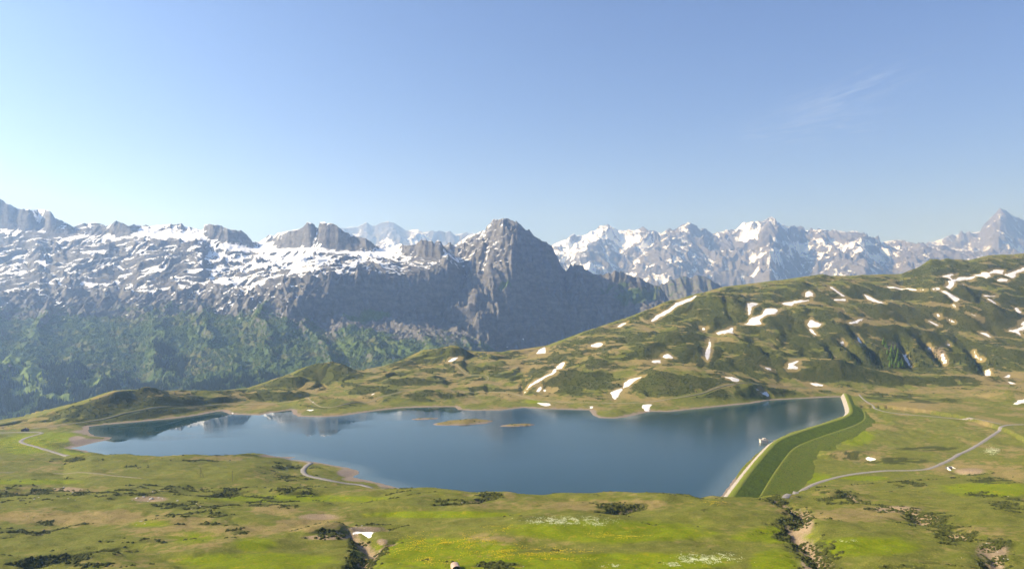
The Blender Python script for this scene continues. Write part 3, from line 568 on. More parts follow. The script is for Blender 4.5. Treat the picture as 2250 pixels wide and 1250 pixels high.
# ---- water
def smooth_line(p, n=2, closed=False):
    p = [np.array(q, float) for q in p]
    for _ in range(n):
        q = []; m = len(p)
        for i in range(m if closed else m - 1):
            a, c = p[i], p[(i + 1) % m]; q += [a * .75 + c * .25, a * .25 + c * .75]
        if not closed: q = [p[0]] + q + [p[-1]]
        p = q
    return np.array(p)
x0, x1, y0, y1 = -700, 780, 560, 1330
wx_, wy_ = np.meshgrid(np.linspace(x0, x1, 150), np.linspace(y0, y1, 90))
wsd = seg_dist(wx_, wy_, LAKE, True)[0]; wsd = np.where(inside(wx_, wy_, LAKE), -wsd, wsd)
w_me = grid_mesh('lake', wx_, wy_, 0 * wx_, dict(depth=np.clip(-wsd, -20, 60), wind=0.8 * sstep(-330, 160, wx_ + 90 * fbm(wx_ / 160, wy_ / 90, 3, 77))), wsd < 9)
wm, nt, b = new_mat('lake_water'); g = NT(nt)
P = g.geo()['Position']
dep = g.ramp(g.attr('depth'), 0.0, 26.0)
g.l.new(g.mix(dep, (0.055, 0.085, 0.085), (0.003, 0.026, 0.032)), b.inputs['Base Color'])
b.inputs['IOR'].default_value = 1.333; b.inputs['Specular IOR Level'].default_value = 0.5
calm = g.ramp(g.noise(g.scale(P, (1, 2.2, 1)), 0.0055, 3, 0.5, 0.6), 0.42, 0.60)
wind = g.math('MAXIMUM', g.math('MULTIPLY', calm, 0.45), g.attr('wind'))
g.l.new(g.ramp(wind, 0, 1, 0.02, 0.17), b.inputs['Roughness'])
rip = g.noise(P, 0.35, 3, 0.6)
nb = g.n.new('ShaderNodeBump'); nb.inputs['Distance'].default_value = 0.1
g.l.new(g.ramp(wind, 0, 1, 0.004, 0.06), nb.inputs['Strength']); g.l.new(rip, nb.inputs['Height']); g.l.new(nb.outputs[0], b.inputs['Normal'])
add('lake', w_me, wm, kind='structure')

# ------------------------------------------------------------------ the mountains
SC = 0.82                                                      # distance of the two near massifs
KK = 1.4 / SC; AM = SC / 1.4
def mountain_mat(name, rock_a, rock_b, snow_sharp=0.08, green=True, grain=1.0):
    m, nt, b = new_mat(name); g = NT(nt)
    P = g.geo()['Position']
    n1 = g.noise(P, 0.006 * grain, 6, 0.62); n2 = g.noise(g.scale(P, (1, 1, 1.25)), 0.03 * grain, 6, 0.65); n3 = g.noise(P, 0.12 * grain, 4, 0.65)
    strata = g.noise(g.scale(P, (0.16, 0.16, 1.0)), 0.03 * grain, 5, 0.65, 0.8)
    rock = g.mix(g.ramp(n2, 0.3, 0.7), rock_a, rock_b)
    rock = g.mix(g.ramp(strata, 0.42, 0.60, 0, 0.38), rock, tuple(c * 0.62 for c in rock_a))
    if green:
        bush = g.mix(g.ramp(n2, 0.35, 0.65), (0.036, 0.066, 0.020), (0.078, 0.112, 0.032))
        bush = g.mix(g.ramp(n1, 0.45, 0.62), bush, (0.105, 0.105, 0.045))
        bush = g.mix(g.ramp(n3, 0.35, 0.7, 0, 0.6), bush, (0.022, 0.048, 0.014))
        bush = g.mix(g.attr('meadow'), bush, (0.115, 0.165, 0.036))
        gf = g.ramp(g.math('ADD', g.attr('green'), g.math('MULTIPLY', g.math('SUBTRACT', n2, 0.5), 1.1)), 0.40, 0.62)
        rock = g.mix(gf, rock, bush)
    sn = g.math('ADD', g.attr('snow'), g.math('MULTIPLY', g.math('SUBTRACT', n2, 0.5), 0.55))
    sn = g.math('ADD', sn, g.math('MULTIPLY', g.math('SUBTRACT', n3, 0.5), 0.30))
    col = g.mix(g.ramp(sn, 0.5 - snow_sharp, 0.5 + snow_sharp), rock, (0.80, 0.82, 0.86))
    g.l.new(col, b.inputs['Base Color'])
    h = g.math('ADD', g.math('MULTIPLY', n2, 14.0 / grain), g.math('MULTIPLY', n3, 5.0 / grain))
    g.l.new(g.bump(h, 0.8, 1.0), b.inputs['Normal'])
    b.inputs['Specular IOR Level'].default_value = 0.05
    return m

def terrace(z, step, k, ph):
    q = z / step + ph; f = np.floor(q); r = q - f
    return (f + sstep(0.5 - k, 0.5 + k, r) * 0.8 + r * 0.2 - ph) * step

def blob2(U, V, lst):
    r = np.zeros(U.shape)
    for u, v, a, c in lst: r = np.maximum(r, np.exp(-(((U - u) / a) ** 2 + ((V - v) / c) ** 2) ** 1.5))
    return r
def jag(us_, amp, s=0):                                     # broken rock edge along a skyline
    return amp * (fbm(us_ / 9, 0 * us_ + 3.3 + s, 4, 101 + s) + 0.5 * fbm(us_ / 2.6, 0 * us_ + 8.3, 3, 113 + s))

SKY_A = [(-300,330),(-150,380),(-60,412),(0,437.7),(41,459.4),(79,460.8),(100.6,460),(111.5,463.5),(122,479.8),(136,485),(141,487.4),(163,499),(174,493.4),(207,490),(226,493.4),(239,499),(245,492),(256,485.8),(272,492),(283,497.5),(294,494.8),(307,497),
 (353.5,497),(367,494.8),(394,494.8),(398.4,491),(405,499),(435,505.7),(446,505.7),(450,492),(460,492),(487,497.5),(508.6,504),(522,508.4),(530,507),(541,515),(555,531),(569,534),(577,529),(591,518.5),(602,518),(615,511),(637,507),(659,504),(667,499),(675,488),
 (683,488.5),(694,499),(699.6,501.6),(702,489.4),(713,488.5),(735,493),(754,507),(767.6,514),(784,520.6),(803,523),(811,529),(827,540),(844,544),(863,545),(871,539.7),(882,535.6),(892.7,539.7),(914,537),(922.6,529),(933.5,527.4),(947,529),(955,535.6),(958,530),(969,530),(974,542),
 (990,556),(1010,572),(1015,583),(1026,600),(1040,613),(1061,640),(1100,700),(1140,760)]
ua = np.arange(-300, 1130, 1.85); onea = np.ones_like(ua)
va = np.interp(ua, *np.array(SKY_A).T) + jag(ua, 1.9) * sstep(-10, 20, ua)
A5 = [(-300,5600,470),(0,5500,503),(100,5500,512),(160,5500,520),(300,5500,516),(440,5500,520),(500,5450,535),(560,5500,548),(640,5400,545),(700,5300,545),(760,5300,552),(830,5300,556),(870,5280,558),(900,5200,566),(950,5150,566),(985,5150,562),(1010,5250,578),(1040,5350,620),(1130,5650,745)]
caph = np.interp(ua, [-300,0,60,85,100,155,165,200,235,240,290,300,440,447,500,553,560,598,640,690,698,705,760,825,835,868,880,920,970,980,1130], [45,42,36,8,24,28,16,17,16,30,34,6,7,24,32,34,10,12,28,26,16,44,46,22,8,10,34,40,36,12,8])
y5, z5 = knot_uyv(ua, A5, SC)
capm = np.convolve(np.pad(np.clip((caph - 7) / 18, 0, 1), 8, mode='edge'), np.hanning(19)[1:-1] / np.hanning(19).sum(), 'valid')
y6 = y5 + AM * lerp(700, 170, capm) + AM * 60 * fbm(ua / 40, 0 * ua, 3, 121); z6 = H - (va - VH) / F * y6
z5 = np.minimum(z5, z6 - 12)
KA = [(2000 * onea, -440 * onea),
  knot_uyv(ua, [(-300,2800,940),(0,2850,925),(300,2950,885),(700,3200,835),(1000,3600,810),(1130,4000,830)], SC),
  knot_uyv(ua, [(-300,3300,800),(0,3300,792),(150,3350,806),(300,3450,800),(700,3600,762),(1000,4150,748),(1130,4600,790)], SC),
  knot_uyv(ua, [(-300,4000,680),(0,4000,684),(300,4100,690),(500,4050,682),(630,3900,690),(700,4150,690),(760,4300,694),(900,4550,700),(1000,4850,705),(1130,5400,770)], SC),
  knot_uyv(ua, [(-300,4400,640),(0,4450,640),(300,4500,642),(500,4450,640),(630,4300,628),(700,4420,604),(800,4600,598),(880,4780,606),(950,4950,596),(985,5040,576),(1010,5200,586),(1040,5300,624),(1130,5600,750)], SC),
  (y5, z5), (y6, z6), (y6 + 700, z6 - 560)]
AX, AY, AZ, AT = sheet(ua, KA, [18, 60, 78, 74, 96, 34, 12])
AU = np.broadcast_to(ua[None, :], AX.shape); NX = AX * KK; NY = AY * KK
wxa = NX + 160 * fbm(NX / 500, NY / 500, 3, 131); wya = NY + 160 * fbm(NX / 500, NY / 500, 3, 137)
shelf = sstep(3.7, 4.15, AT) * sstep(5.02, 4.85, AT)
low = sstep(1.0, 1.5, AT) * sstep(3.6, 3.0, AT)
cliff = sstep(2.9, 3.2, AT) * sstep(4.15, 3.85, AT)
edge = 0.35 * sstep(6.03, 5.97, AT) + 0.65 * sstep(6.0, 5.7, AT)
rg = ridged(wxa / 420, wya / 420, 5, 141) - 0.45
rf = ridged(wxa / 120, wya / 120, 4, 147) - 0.45
spur = ridged((NX + 0.55 * NY) / 330 + 0.3 * fbm(NX / 400, NY / 400, 3, 151), NY / 2200, 4, 155) - 0.45   # slanting ribs of the green flank
ribs = fbm(NX / 45, NY / 260, 4, 159)
AZf = AZ + AM * (shelf * (58 * rg + 36 * rf) + low * (78 * spur + 18 * rf + 18 * fbm(NX / 45, NY / 45, 4, 161)) + cliff * (56 * rg + 36 * rf + 20 * ribs + 36 * (ridged(NX / 170, NY / 500, 3, 163) - 0.45)))
AZf += AM * sstep(4.9, 5.2, AT) * edge * (9 * ribs + 22 * rf)
tw = AM * 60 * fbm(NX / 420, NY / 420, 5, 165)
ta = terrace(AZf + tw, 58 * AM, 0.2, 0.8 * fbm(NX / 1500, NY / 1500, 2, 167)) - tw
AZf = lerp(AZf, ta, (0.45 + 0.55 * sstep(-0.3, 0.3, fbm(NX / 500, NY / 500, 3, 168))) * np.clip(0.28 * shelf + 0.05 * cliff + 0.05 * low + 0.15 * sstep(4.9, 5.2, AT) * edge, 0, 1))
AZf += (1 - sstep(5.9, 6.0, AT)) * AM * 3.0 * fbm(NX / 22, NY / 22, 3, 171)
AV = VH + F * (H - AZf) / AY
def slp(X, Y, Z):
    a = np.gradient(Z, axis=0) / np.maximum(np.abs(np.gradient(Y, axis=0)), 0.5)
    c = np.gradient(Z, axis=1) / np.maximum(np.abs(np.gradient(X, axis=1)), 0.5)
    return np.hypot(a, c)
sa = slp(AX, AY, AZf)
AV0 = VH + F * (H - AZ) / AY
hi = sstep(690, 560, AV0)
rightdark = sstep(640, 720, AU) * sstep(585, 615, AV0)
snowA = 0.33 + 0.34 * sstep(0.9, 0.2, sa) + 0.42 * fbm(wxa / 170, wya / 170, 5, 175) - 0.25 * rf
snowA += 0.10 * sstep(380, 600, AU) - 0.06 * sstep(200, 0, AU)
snowA = snowA * sstep(705, 612, AV0 + 60 * fbm(NX / 260, NY / 260, 5, 178)) - 0.35 * rightdark - 0.45 * sstep(0.8, 1.5, sa)
snowA += 0.42 * sstep(0.42, 0.62, fbm(NX / 60, NY / 45, 3, 179)) * sstep(740, 690, AV0) * sstep(600, 640, AV0) * (1 - rightdark)
CAPS = [(20,480,40,22),(115,485,22,18),(200,503,34,10),(265,505,26,18),(470,505,22,14),(525,520,28,18),(620,530,45,20),(735,510,30,24),(790,535,40,16),(925,550,50,22),(400,500,14,7)]
snowA -= 0.30 * blob2(AU, AV0, CAPS)
snowA += 0.12 * (1 - capm)[None, :] * sstep(4.8, 5.2, AT) * sstep(6.0, 5.95, AT)
snowA += 0.30 * blob2(AU, AV0, [(60,470,22,6),(75,478,30,9),(20,505,40,10),(690,520,12,14),(700,540,40,8),(720,498,14,5),(460,508,20,3),(830,560,60,14),(660,570,90,20),(400,520,60,12),(500,545,60,14),(560,580,90,16),(700,580,70,12)])
greenA = sstep(628, 735, AV0 + 30 * fbm(NX / 300, NY / 300, 4, 181)) * (1 - 0.5 * sstep(1.2, 2.0, sa)) 
greenA = greenA * (1 - 0.85 * sstep(660, 740, AU) * sstep(800, 700, AV0)) + 0.0
greenA = np.clip(greenA, 0, 1)
CLEAR = [(20,795,50,14),(60,818,48,14),(70,835,40,18),(130,873,45,9),(60,860,35,12),(165,842,16,5),(210,838,28,6),(20,835,22,10)]
benches = blob2(AU, AV0, [(800,730,60,6),(860,745,70,5),(900,760,70,5),(870,775,80,6),(820,690,40,10),(780,700,30,8),(850,800,40,8),(760,760,30,20)])
greenA = np.clip(greenA + benches, 0, 1)
mead = np.clip(blob2(AU, AV0, CLEAR) * 1.1 + 0.5 * benches + 0.25 * sstep(0.3, 0.7, fbm(NX / 180, NY / 180, 4, 185)) * low, 0, 1)
a_me = grid_mesh('mountain', AX, AY, AZf, dict(snow=snowA, green=greenA, meadow=mead))
mm_near = mountain_mat('limestone_mountain', (0.090, 0.088, 0.088), (0.175, 0.168, 0.160), 0.08, True, 1.3)
add('mountain', a_me, mm_near, kind='structure')

def ray_on(us_, Y, Z, u, v):
    i = int(np.clip((u - us_[0]) / (us_[1] - us_[0]), 0, len(us_) - 1))
    vv = VH + F * (H - Z[:, i]) / Y[:, i]
    k = int(np.argmax(vv <= v)); k = max(k, 1)
    s = min(max((vv[k - 1] - v) / max(vv[k - 1] - vv[k], 1e-6), 0), 1)
    y = Y[k - 1, i] * (1 - s) + Y[k, i] * s
    return ((us_[i] - U0) / F * y, y, Z[k - 1, i] * (1 - s) + Z[k, i] * s)

# ---- the pyramid peak with its shaded wall
SKY_B = [(840,575),(900,560),(950,548),(977,540),(999,537),(1009.6,529),(1039.5,515),(1067,505.7),(1072,496),(1088.5,485),(1099,480),(1105,477),(1110,478.5),(1124,484),(1137,491),(1150,504),(1159,510),(1183,520.6),(1197,529),(1213,539.7),(1218.6,556),(1227,575),(1237.6,588.6),
 (1244.5,594),(1252.6,580.5),(1258,588.6),(1267.6,586),(1295,594),(1308,602),(1341,601),(1346.5,597),(1376,602),(1403.5,610),(1425,618.5),(1450,632),(1463,646),(1469,657),(1500,690),(1540,740)]
ub = np.arange(850, 1530, 1.75); oneb = np.ones_like(ub)
vb = np.interp(ub, *np.array(SKY_B).T) + jag(ub, 2.2, 5)
yb = np.interp(ub, [850,1000,1105,1240,1345,1530], [5750,5750,5450,5650,5600,5600]) * SC; zb = H - (vb - VH) / F * yb
KB = [(3300 * oneb, -520 * oneb),
  knot_uyv(ub, [(850,5000,780),(985,4380,790),(1060,4470,800),(1120,4600,805),(1200,4760,805),(1300,4850,795),(1400,4950,755),(1530,5100,760)], SC),
  knot_uyv(ub, [(850,5400,660),(985,4980,655),(1050,4880,660),(1095,4930,655),(1140,5010,662),(1180,5100,672),(1250,5250,690),(1350,5330,690),(1440,5330,690),(1530,5350,750)], SC),
  knot_uyv(ub, [(850,5600,590),(985,5600,560),(1030,5480,555),(1085,5200,552),(1125,5080,570),(1170,5300,572),(1213,5450,580),(1245,5540,622),(1300,5520,625),(1400,5500,640),(1450,5500,662),(1530,5540,744)], SC),
  (yb, zb), (yb + 700, zb - 600)]
BX, BY, BZ, BT = sheet(ub, KB, [10, 70, 74, 70, 12])
BU = np.broadcast_to(ub[None, :], BX.shape); NX = BX * KK; NY = BY * KK
wxb = NX + 90 * fbm(NX / 320, NY / 320, 3, 201); wyb = NY + 90 * fbm(NX / 320, NY / 320, 3, 207)
eb = 0.3 * sstep(4.03, 3.97, BT) + 0.7 * sstep(4.0, 3.7, BT)
ribb = fbm(NX / 50 + 0.6 * fbm(NX / 130, NY / 130, 2, 210), NY / 240, 4, 211)
BZf = BZ + AM * eb * (95 * fbm(wxb / 170, wyb / 170, 4, 215) + 95 * (ridged(wxb / 330, wyb / 330, 5, 213) - 0.45) + 48 * (ridged(wxb / 100, wyb / 100, 4, 217) - 0.45) + 15 * ribb)
tw = AM * 50 * fbm(NX / 250, NY / 250, 4, 221); tb = terrace(BZf + tw, 60 * AM, 0.2, 0.0 * BX) - tw
BZf = lerp(BZf, tb, 0.5 * eb) + AM * eb * 3 * fbm(NX / 22, NY / 22, 3, 223)
sb = slp(BX, BY, BZf); BV0 = VH + F * (H - BZ) / BY
snowB = 0.31 + 0.36 * sstep(1.1, 0.25, sb) + 0.35 * fbm(wxb / 160, wyb / 130, 4, 225)
snowB = snowB * sstep(640, 575, BV0) * sstep(1155, 1110, BU) + 0.22 * blob2(BU, BV0, [(1010,540,40,16),(1055,525,30,12),(1085,545,25,14),(1020,600,35,8),(1065,600,22,6),(1108,495,6,5),(1030,565,25,8)]) * sstep(1.6, 0.5, sb)
snowB += 0.7 * blob2(BU, BV0, [(1112,751,6,2.2),(1150,752,5,1.6),(1290,750,3,2)])
greenB = np.clip(sstep(640, 720, BV0 + 20 * fbm(NX / 200, NY / 200, 3, 227)) * sstep(1.0, 0.5, sb) * 0.6 + blob2(BU, BV0, [(1390,650,50,26),(1420,640,40,20),(1110,630,20,8),(1350,620,40,10)]) * 0.8, 0, 1)
b_me = grid_mesh('mountain', BX, BY, BZf, dict(snow=snowB, green=greenB, meadow=0.3 * greenB))
add('mountain', b_me, mm_near, kind='structure')

# ---- the dark ridge in the gap
SKY_F = [(1400,690),(1440,642),(1452.5,627),(1474,616),(1485,613),(1496,607.6),(1507,607.6),(1518,612),(1531,605),(1547.7,606),(1567,618.5),(1583,627),(1591,632),(1640,665),(1690,700)]
uf = np.arange(1400, 1690, 1.9); onef = np.ones_like(uf)
vf = np.interp(uf, *np.array(SKY_F).T) + jag(uf, 1.6, 9); yf = 5600 * onef; zf = H - (vf - VH) / F * yf
FX, FY, FZ, FT = sheet(uf, [(4900 * onef, -450 * onef), (5330 * onef, zf - 185), (5470 * onef, zf - 100), (yf, zf), (yf + 400, zf - 300)], [10, 24, 34, 8])
fe = sstep(3.02, 2.7, FT)
FZ = FZ + fe * (40 * (ridged(FX / 170, FY / 170, 5, 231) - 0.45) + 24 * fbm(FX / 40, FY / 200, 4, 235))
f_me = grid_mesh('mountain', FX, FY, FZ, dict(snow=0 * FX + 0.05, green=0.45 + 0 * FX, meadow=0 * FX))
add('mountain', f_me, mm_near, kind='structure')

# ---- the snowy range on the right
SKY_C = [(1150,575),(1190,552),(1213,539.7),(1235,529),(1267.6,520.6),(1286.6,516.5),(1308,507),(1334,497.5),(1349,500),(1357,505.7),(1376,508),(1395,507),(1412,502),(1422.6,505.7),(1439,507),(1452.5,515),(1463,507),(1471.5,501),(1480,508),(1496,499),(1507,493),(1512,490),(1523,499),(1534,507),(1556,507),(1567,515),(1591,508),
 (1616,508),(1626.5,499),(1637,491),(1650,488),(1674.5,486.6),(1692,478.5),(1701.7,484),(1720.7,496),(1731.6,499),(1759,501.6),(1772,507),(1791,507),(1805,504),(1824,508),(1840,507),(1862,509.7),(1878.4,507),(1895,512.5),(1911,520.6),(1930,524.7),(1935.6,533),(1960,528),(1976,530),(1990,534),(2022.6,537),(2041.6,541),(2063,545),(2080,545),(2112,548),(2200,556),(2400,575)]
uc = np.arange(1160, 2400, 2.0); onec = np.ones_like(uc)
vc = np.interp(uc, *np.array(SKY_C).T) + jag(uc, 0.9, 15) * sstep(1400, 1460, uc)
spc = np.interp(uc, [1160,1240,1290,1360,1420,1480,1560,1640,1690,1760,1830,1900,1960,2030,2100,2250,2400], [0,-250,-450,100,-250,-550,-150,-200,-800,50,-350,-700,-100,-500,-150,-500,0])
yc = 12700 * onec; zc = H - (vc - VH) / F * yc
KC = [(8900 * onec, -800 * onec), knot_uyv(uc, [(1160,9900,690),(1690,9500,680),(2400,9900,670)]),
  (11050 + 1.15 * spc, H - (600 - VH) / F * (11050 + 1.15 * spc)), (12100 + 1.0 * spc, H - ((vc * 0.5 + 0.5 * 575) - VH) / F * (12100 + 1.0 * spc)), (yc + 0.25 * spc, H - (vc - VH) / F * (yc + 0.25 * spc)), (yc + 900, zc - 700)]
CX, CY, CZ, CT = sheet(uc, KC, [8, 30, 62, 64, 10])
CU = np.broadcast_to(uc[None, :], CX.shape)
ce = sstep(4.02, 3.7, CT)
wxc = CX + 200 * fbm(CX / 700, CY / 700, 3, 241); wyc = CY + 200 * fbm(CX / 700, CY / 700, 3, 247)
r1 = ridged(wxc / 620, wyc / 900, 5, 251) - 0.45
r2 = ridged(wxc / 190, wyc / 320, 4, 257) - 0.45
CZf = CZ + ce * (165 * r1 + 90 * r2 + 20 * fbm(CX / 60, CY / 200, 3, 259))
sc = slp(CX, CY, CZf); CV0 = VH + F * (H - CZ) / CY
snowC = 0.205 + 0.26 * sstep(1.2, 0.35, sc) - 0.16 * r1 - 0.34 * r2 + 0.34 * fbm(wxc / 150, wyc / 300, 5, 261)
snowC += 0.34 * blob2(CU, CV0, [(1260,545,60,22),(1370,530,55,24),(1310,520,40,14),(1640,510,25,22),(1775,545,70,14),(1860,540,60,10),(1690,560,60,14),(1440,612,40,10),(1290,590,60,16),(1920,555,50,8)])
snowC += 0.10 * sstep(560, 500, CV0) - 0.25 * sstep(600, 640, CV0)
c_me = grid_mesh('mountain', CX, CY, CZf, dict(snow=snowC, green=0.35 * sstep(600, 640, CV0), meadow=0 * CX))
mm_far = mountain_mat('granite_mountain', (0.085, 0.083, 0.086), (0.17, 0.165, 0.165), 0.09, True, 0.8)
add('mountain', c_me, mm_far, kind='structure')

# ---- two far peaks
def far_peak(sky, step, y, seed, snow_base):
    u = np.arange(sky[0][0], sky[-1][0], step); o = np.ones_like(u)
    v = np.interp(u, *np.array(sky).T) + jag(u, 0.8, seed); z = H - (v - VH) / F * y
    pr = (u - u[0]) / (u[-1] - u[0])
    X, Y, Z, T = sheet(u, [((y - 3200) * o, z * 0.2 - 300), ((y - 1300) * o, z * 0.72 - 150), (y - 450 - 150 * np.sin(pr * 17), z - 260), (y * o, z), ((y + 900) * o, z - 800)], [8, 34, 40, 8])
    e = sstep(3.02, 2.7, T)
    q1 = ridged(X / 800, Y / 1000, 5, seed + 301) - 0.45; q2 = ridged(X / 240, Y / 400, 4, seed + 307) - 0.45
    Z = Z + e * (200 * q1 + 80 * q2)
    s = slp(X, Y, Z)
    sn = snow_base + 0.3 * sstep(1.3, 0.4, s) - 0.2 * q1 - 0.3 * q2 + 0.4 * fbm(X / 420, Y / 600, 4, seed + 311)
    me = grid_mesh('mountain', X, Y, Z, dict(snow=sn, green=0 * X, meadow=0 * X))
    return add('mountain', me, mm_far, kind='structure')
far_peak([(1990,548),(2033,538),(2058,529),(2085,520.6),(2112,514),(2120.5,514),(2153,510),(2161,499),(2175,480),(2188.5,467.6),(2196.6,462),(2207.5,465),(2221,471.7),(2250,486.6),(2330,520),(2420,545)], 1.9, 15500, 3, 0.24)
far_peak([(700,520),(740,505),(759,501.6),(767.6,499),(784,499),(800,490.7),(805.6,487.4),(816.5,496),(824.7,496),(838,489),(853,486),(865.5,490),(879,497.5),(892.7,507),(917,504),(931,510),(947,510),(974,511),(1001.5,515),(1026,512),(1039.5,515),(1080,525),(1130,540)], 1.9, 15500, 7, 0.22)

# ------------------------------------------------------------------ the air
hz = bpy.data.meshes.new('haze')
bmh = bmesh.new(); bmesh.ops.create_cube(bmh, size=1.0)
for v in bmh.verts: v.co = Vector((-9500 if v.co.x < 0 else 15000, -200 if v.co.y < 0 else 18500, -1600 if v.co.z < 0 else 2300))
bmh.to_mesh(hz); bmh.free()
hm = bpy.data.materials.new('air'); hm.use_nodes = True
hn = hm.node_tree; hn.nodes.clear()
ho = hn.nodes.new('ShaderNodeOutputMaterial'); hv = hn.nodes.new('ShaderNodeVolumePrincipled')
hv.inputs['Color'].default_value = (0.36, 0.57, 1.0, 1); hv.inputs['Density'].default_value = 9.6e-5; hv.inputs['Anisotropy'].default_value = 0.5; hv.inputs['Absorption Color'].default_value = (1, 1, 1, 1)
hn.links.new(hv.outputs[0], ho.inputs['Volume'])
add('haze', hz, hm, kind='stuff')

# ------------------------------------------------------------------ helpers that stand things on the ground
def ground_z(x, y):
    x = np.atleast_1d(np.asarray(x, float)); y = np.atleast_1d(np.asarray(y, float))
    c = np.clip((U0 + F * x / y - us[0]) / (us[1] - us[0]), 0, len(us) - 1.001); i = c.astype(int); t = c - i
    z = np.empty_like(x)
    for k in range(len(x)):
        z[k] = np.interp(y[k], GY[:, i[k]], Zg[:, i[k]]) * (1 - t[k]) + np.interp(y[k], GY[:, i[k] + 1], Zg[:, i[k] + 1]) * t[k]
    return z

def resample(P, step):
    P = np.array(P, float); d = np.r_[0, np.cumsum(np.hypot(*np.diff(P[:, :2], axis=0).T))]
    n = max(int(d[-1] / step), 2); s = np.linspace(0, d[-1], n)
    return np.stack([np.interp(s, d, P[:, k]) for k in range(P.shape[1])], 1)

def normals2d(P):
    t = np.gradient(P[:, :2], axis=0); t /= np.linalg.norm(t, axis=1)[:, None] + 1e-9
    return np.stack([t[:, 1], -t[:, 0]], 1)

def strip(name, rows):                                        # rows: list of (n,3) lines side by side
    X = np.stack(rows); return grid_mesh(name, X[..., 0], X[..., 1], X[..., 2])

def bm_mesh(name, bm, smooth=False):
    me = bpy.data.meshes.new(name); bm.normal_update(); bm.to_mesh(me); bm.free()
    if smooth: me.polygons.foreach_set('use_smooth', np.ones(len(me.polygons), bool))
    return me

def box(bm, c, s, rz=0.0, bevel=0.0):
    r = bmesh.ops.create_cube(bm, size=1.0); vs_ = r['verts']
    cr, sr = math.cos(rz), math.sin(rz)
    for v in vs_:
        x, y, z = v.co.x * s[0], v.co.y * s[1], v.co.z * s[2]
        v.co = Vector((c[0] + x * cr - y * sr, c[1] + x * sr + y * cr, c[2] + z))
    if bevel:
        bmesh.ops.bevel(bm, geom=list({e for v in vs_ for e in v.link_edges}), offset=bevel, segments=1, affect='EDGES')

def tube(bm, a, b_, r0, r1, n=8):
    a, b_ = Vector(a), Vector(b_); d = (b_ - a).normalized(); q = d.to_track_quat('Z', 'Y')
    lo = [bm.verts.new(a + q @ Vector((r0 * math.cos(2 * math.pi * i / n), r0 * math.sin(2 * math.pi * i / n), 0))) for i in range(n)]
    hi_ = [bm.verts.new(b_ + q @ Vector((r1 * math.cos(2 * math.pi * i / n), r1 * math.sin(2 * math.pi * i / n), 0))) for i in range(n)]
    for i in range(n): bm.faces.new((lo[i], lo[(i + 1) % n], hi_[(i + 1) % n], hi_[i]))
    bm.faces.new(hi_); bm.faces.new(lo[::-1])

# ------------------------------------------------------------------ roads
road_m = plain('gravel_road', (0.20, 0.185, 0.172), 0.95, 0.18, 0.6, 0.3, 0.05)
path_m = plain('worn_path', (0.22, 0.20, 0.13), 0.95, 0.2, 0.6, 0.3, 0.05)
faint_m = plain('faint_track', (0.15, 0.135, 0.07), 0.95, 0.25, 0.5, 0.3, 0.05)
for k, (pxs, wd) in ROADS.items():
    P = resample(smooth_line(ROAD_W[k], 2), 3.0); N = normals2d(P)
    rows = []
    wob = 1 + 0.14 * fbm(np.arange(len(P)) / 6, 0 * P[:, 0] + 2.2, 3, 401)
    for o, dz in ((-0.62, -0.25), (-0.5, 0.16), (0, 0.2), (0.5, 0.16), (0.62, -0.25)):
        q = P[:, :2] + N * (o * wd * wob)[:, None]
        rows.append(np.column_stack([q, ground_z(q[:, 0], q[:, 1]) + dz]))
    zc = np.maximum(np.maximum(rows[1][:, 2], rows[2][:, 2] - 0.1), rows[3][:, 2])
    for r in rows[1:4]: r[:, 2] = np.maximum(r[:, 2], zc - 0.05)
    add('road' if k.startswith('road') else 'path', strip('road', rows), road_m if k.startswith('road') else (faint_m if k == 'track_west' else path_m), kind='structure')

# ------------------------------------------------------------------ the dam
D = resample(smooth_line([at(u, v, 4.0) for u, v in DAM_PX], 3), 2.0)
for _ in range(30): D[1:-1] = (D[:-2] + 2 * D[1:-1] + D[2:]) / 4
DN = normals2d(D)
def dam_line(o, z, wob=0.0, seed=0):
    q = D[:, :2] + DN * (o + wob * fbm(np.arange(len(D)) / 4.0, 0 * D[:, 0] + o * 0.4, 4, 411 + seed))[:, None]
    return np.column_stack([q, z + 0 * D[:, 0] + wob * 0.4 * fbm(np.arange(len(D)) / 3.0, 0 * D[:, 0] + o * 0.6, 4, 417 + seed)])
dam = add('dam', None, label='long earth dam with pale stone facing and dark grassy outer slope', cat='dam')
dam.empty_display_size = 5
def turf_mat(name, a, c, d):
    m, nt, b = new_mat(name); g = NT(nt); P = g.geo()['Position']
    n1 = g.noise(P, 0.10, 6, 0.7); n2 = g.noise(P, 0.7, 5, 0.7)
    col = g.mix(g.ramp(n2, 0.3, 0.7), a, c); col = g.mix(g.ramp(n1, 0.42, 0.64, 0, 0.5), col, d)
    g.l.new(col, b.inputs['Base Color']); g.l.new(g.bump(n2, 0.8, 1.2), b.inputs['Normal']); b.inputs['Specular IOR Level'].default_value = 0.05
    return m
dam_grass = turf_mat('dam_grass', (0.078, 0.118, 0.010), (0.140, 0.180, 0.016), (0.055, 0.070, 0.014))
toe_grass = turf_mat('toe_grass', (0.105, 0.140, 0.012), (0.165, 0.190, 0.020), (0.125, 0.118, 0.026))
crest_grass = turf_mat('crest_grass', (0.13, 0.17, 0.020), (0.19, 0.21, 0.030), (0.20, 0.19, 0.05))
riprap = plain('pale_riprap', (0.33, 0.295, 0.25), 0.95, 0.5, 0.9, 0.9, 0.5)
add('stone_facing', strip('stone_facing', [dam_line(o, z, 0.5, i) for i, (o, z) in enumerate([(-16, -5), (-12, -2.4), (-9.6, -0.7), (-8.4, 0.1), (-6.4, 1.4), (-4.6, 2.6), (-2.6, 3.9)])]), riprap, dam)
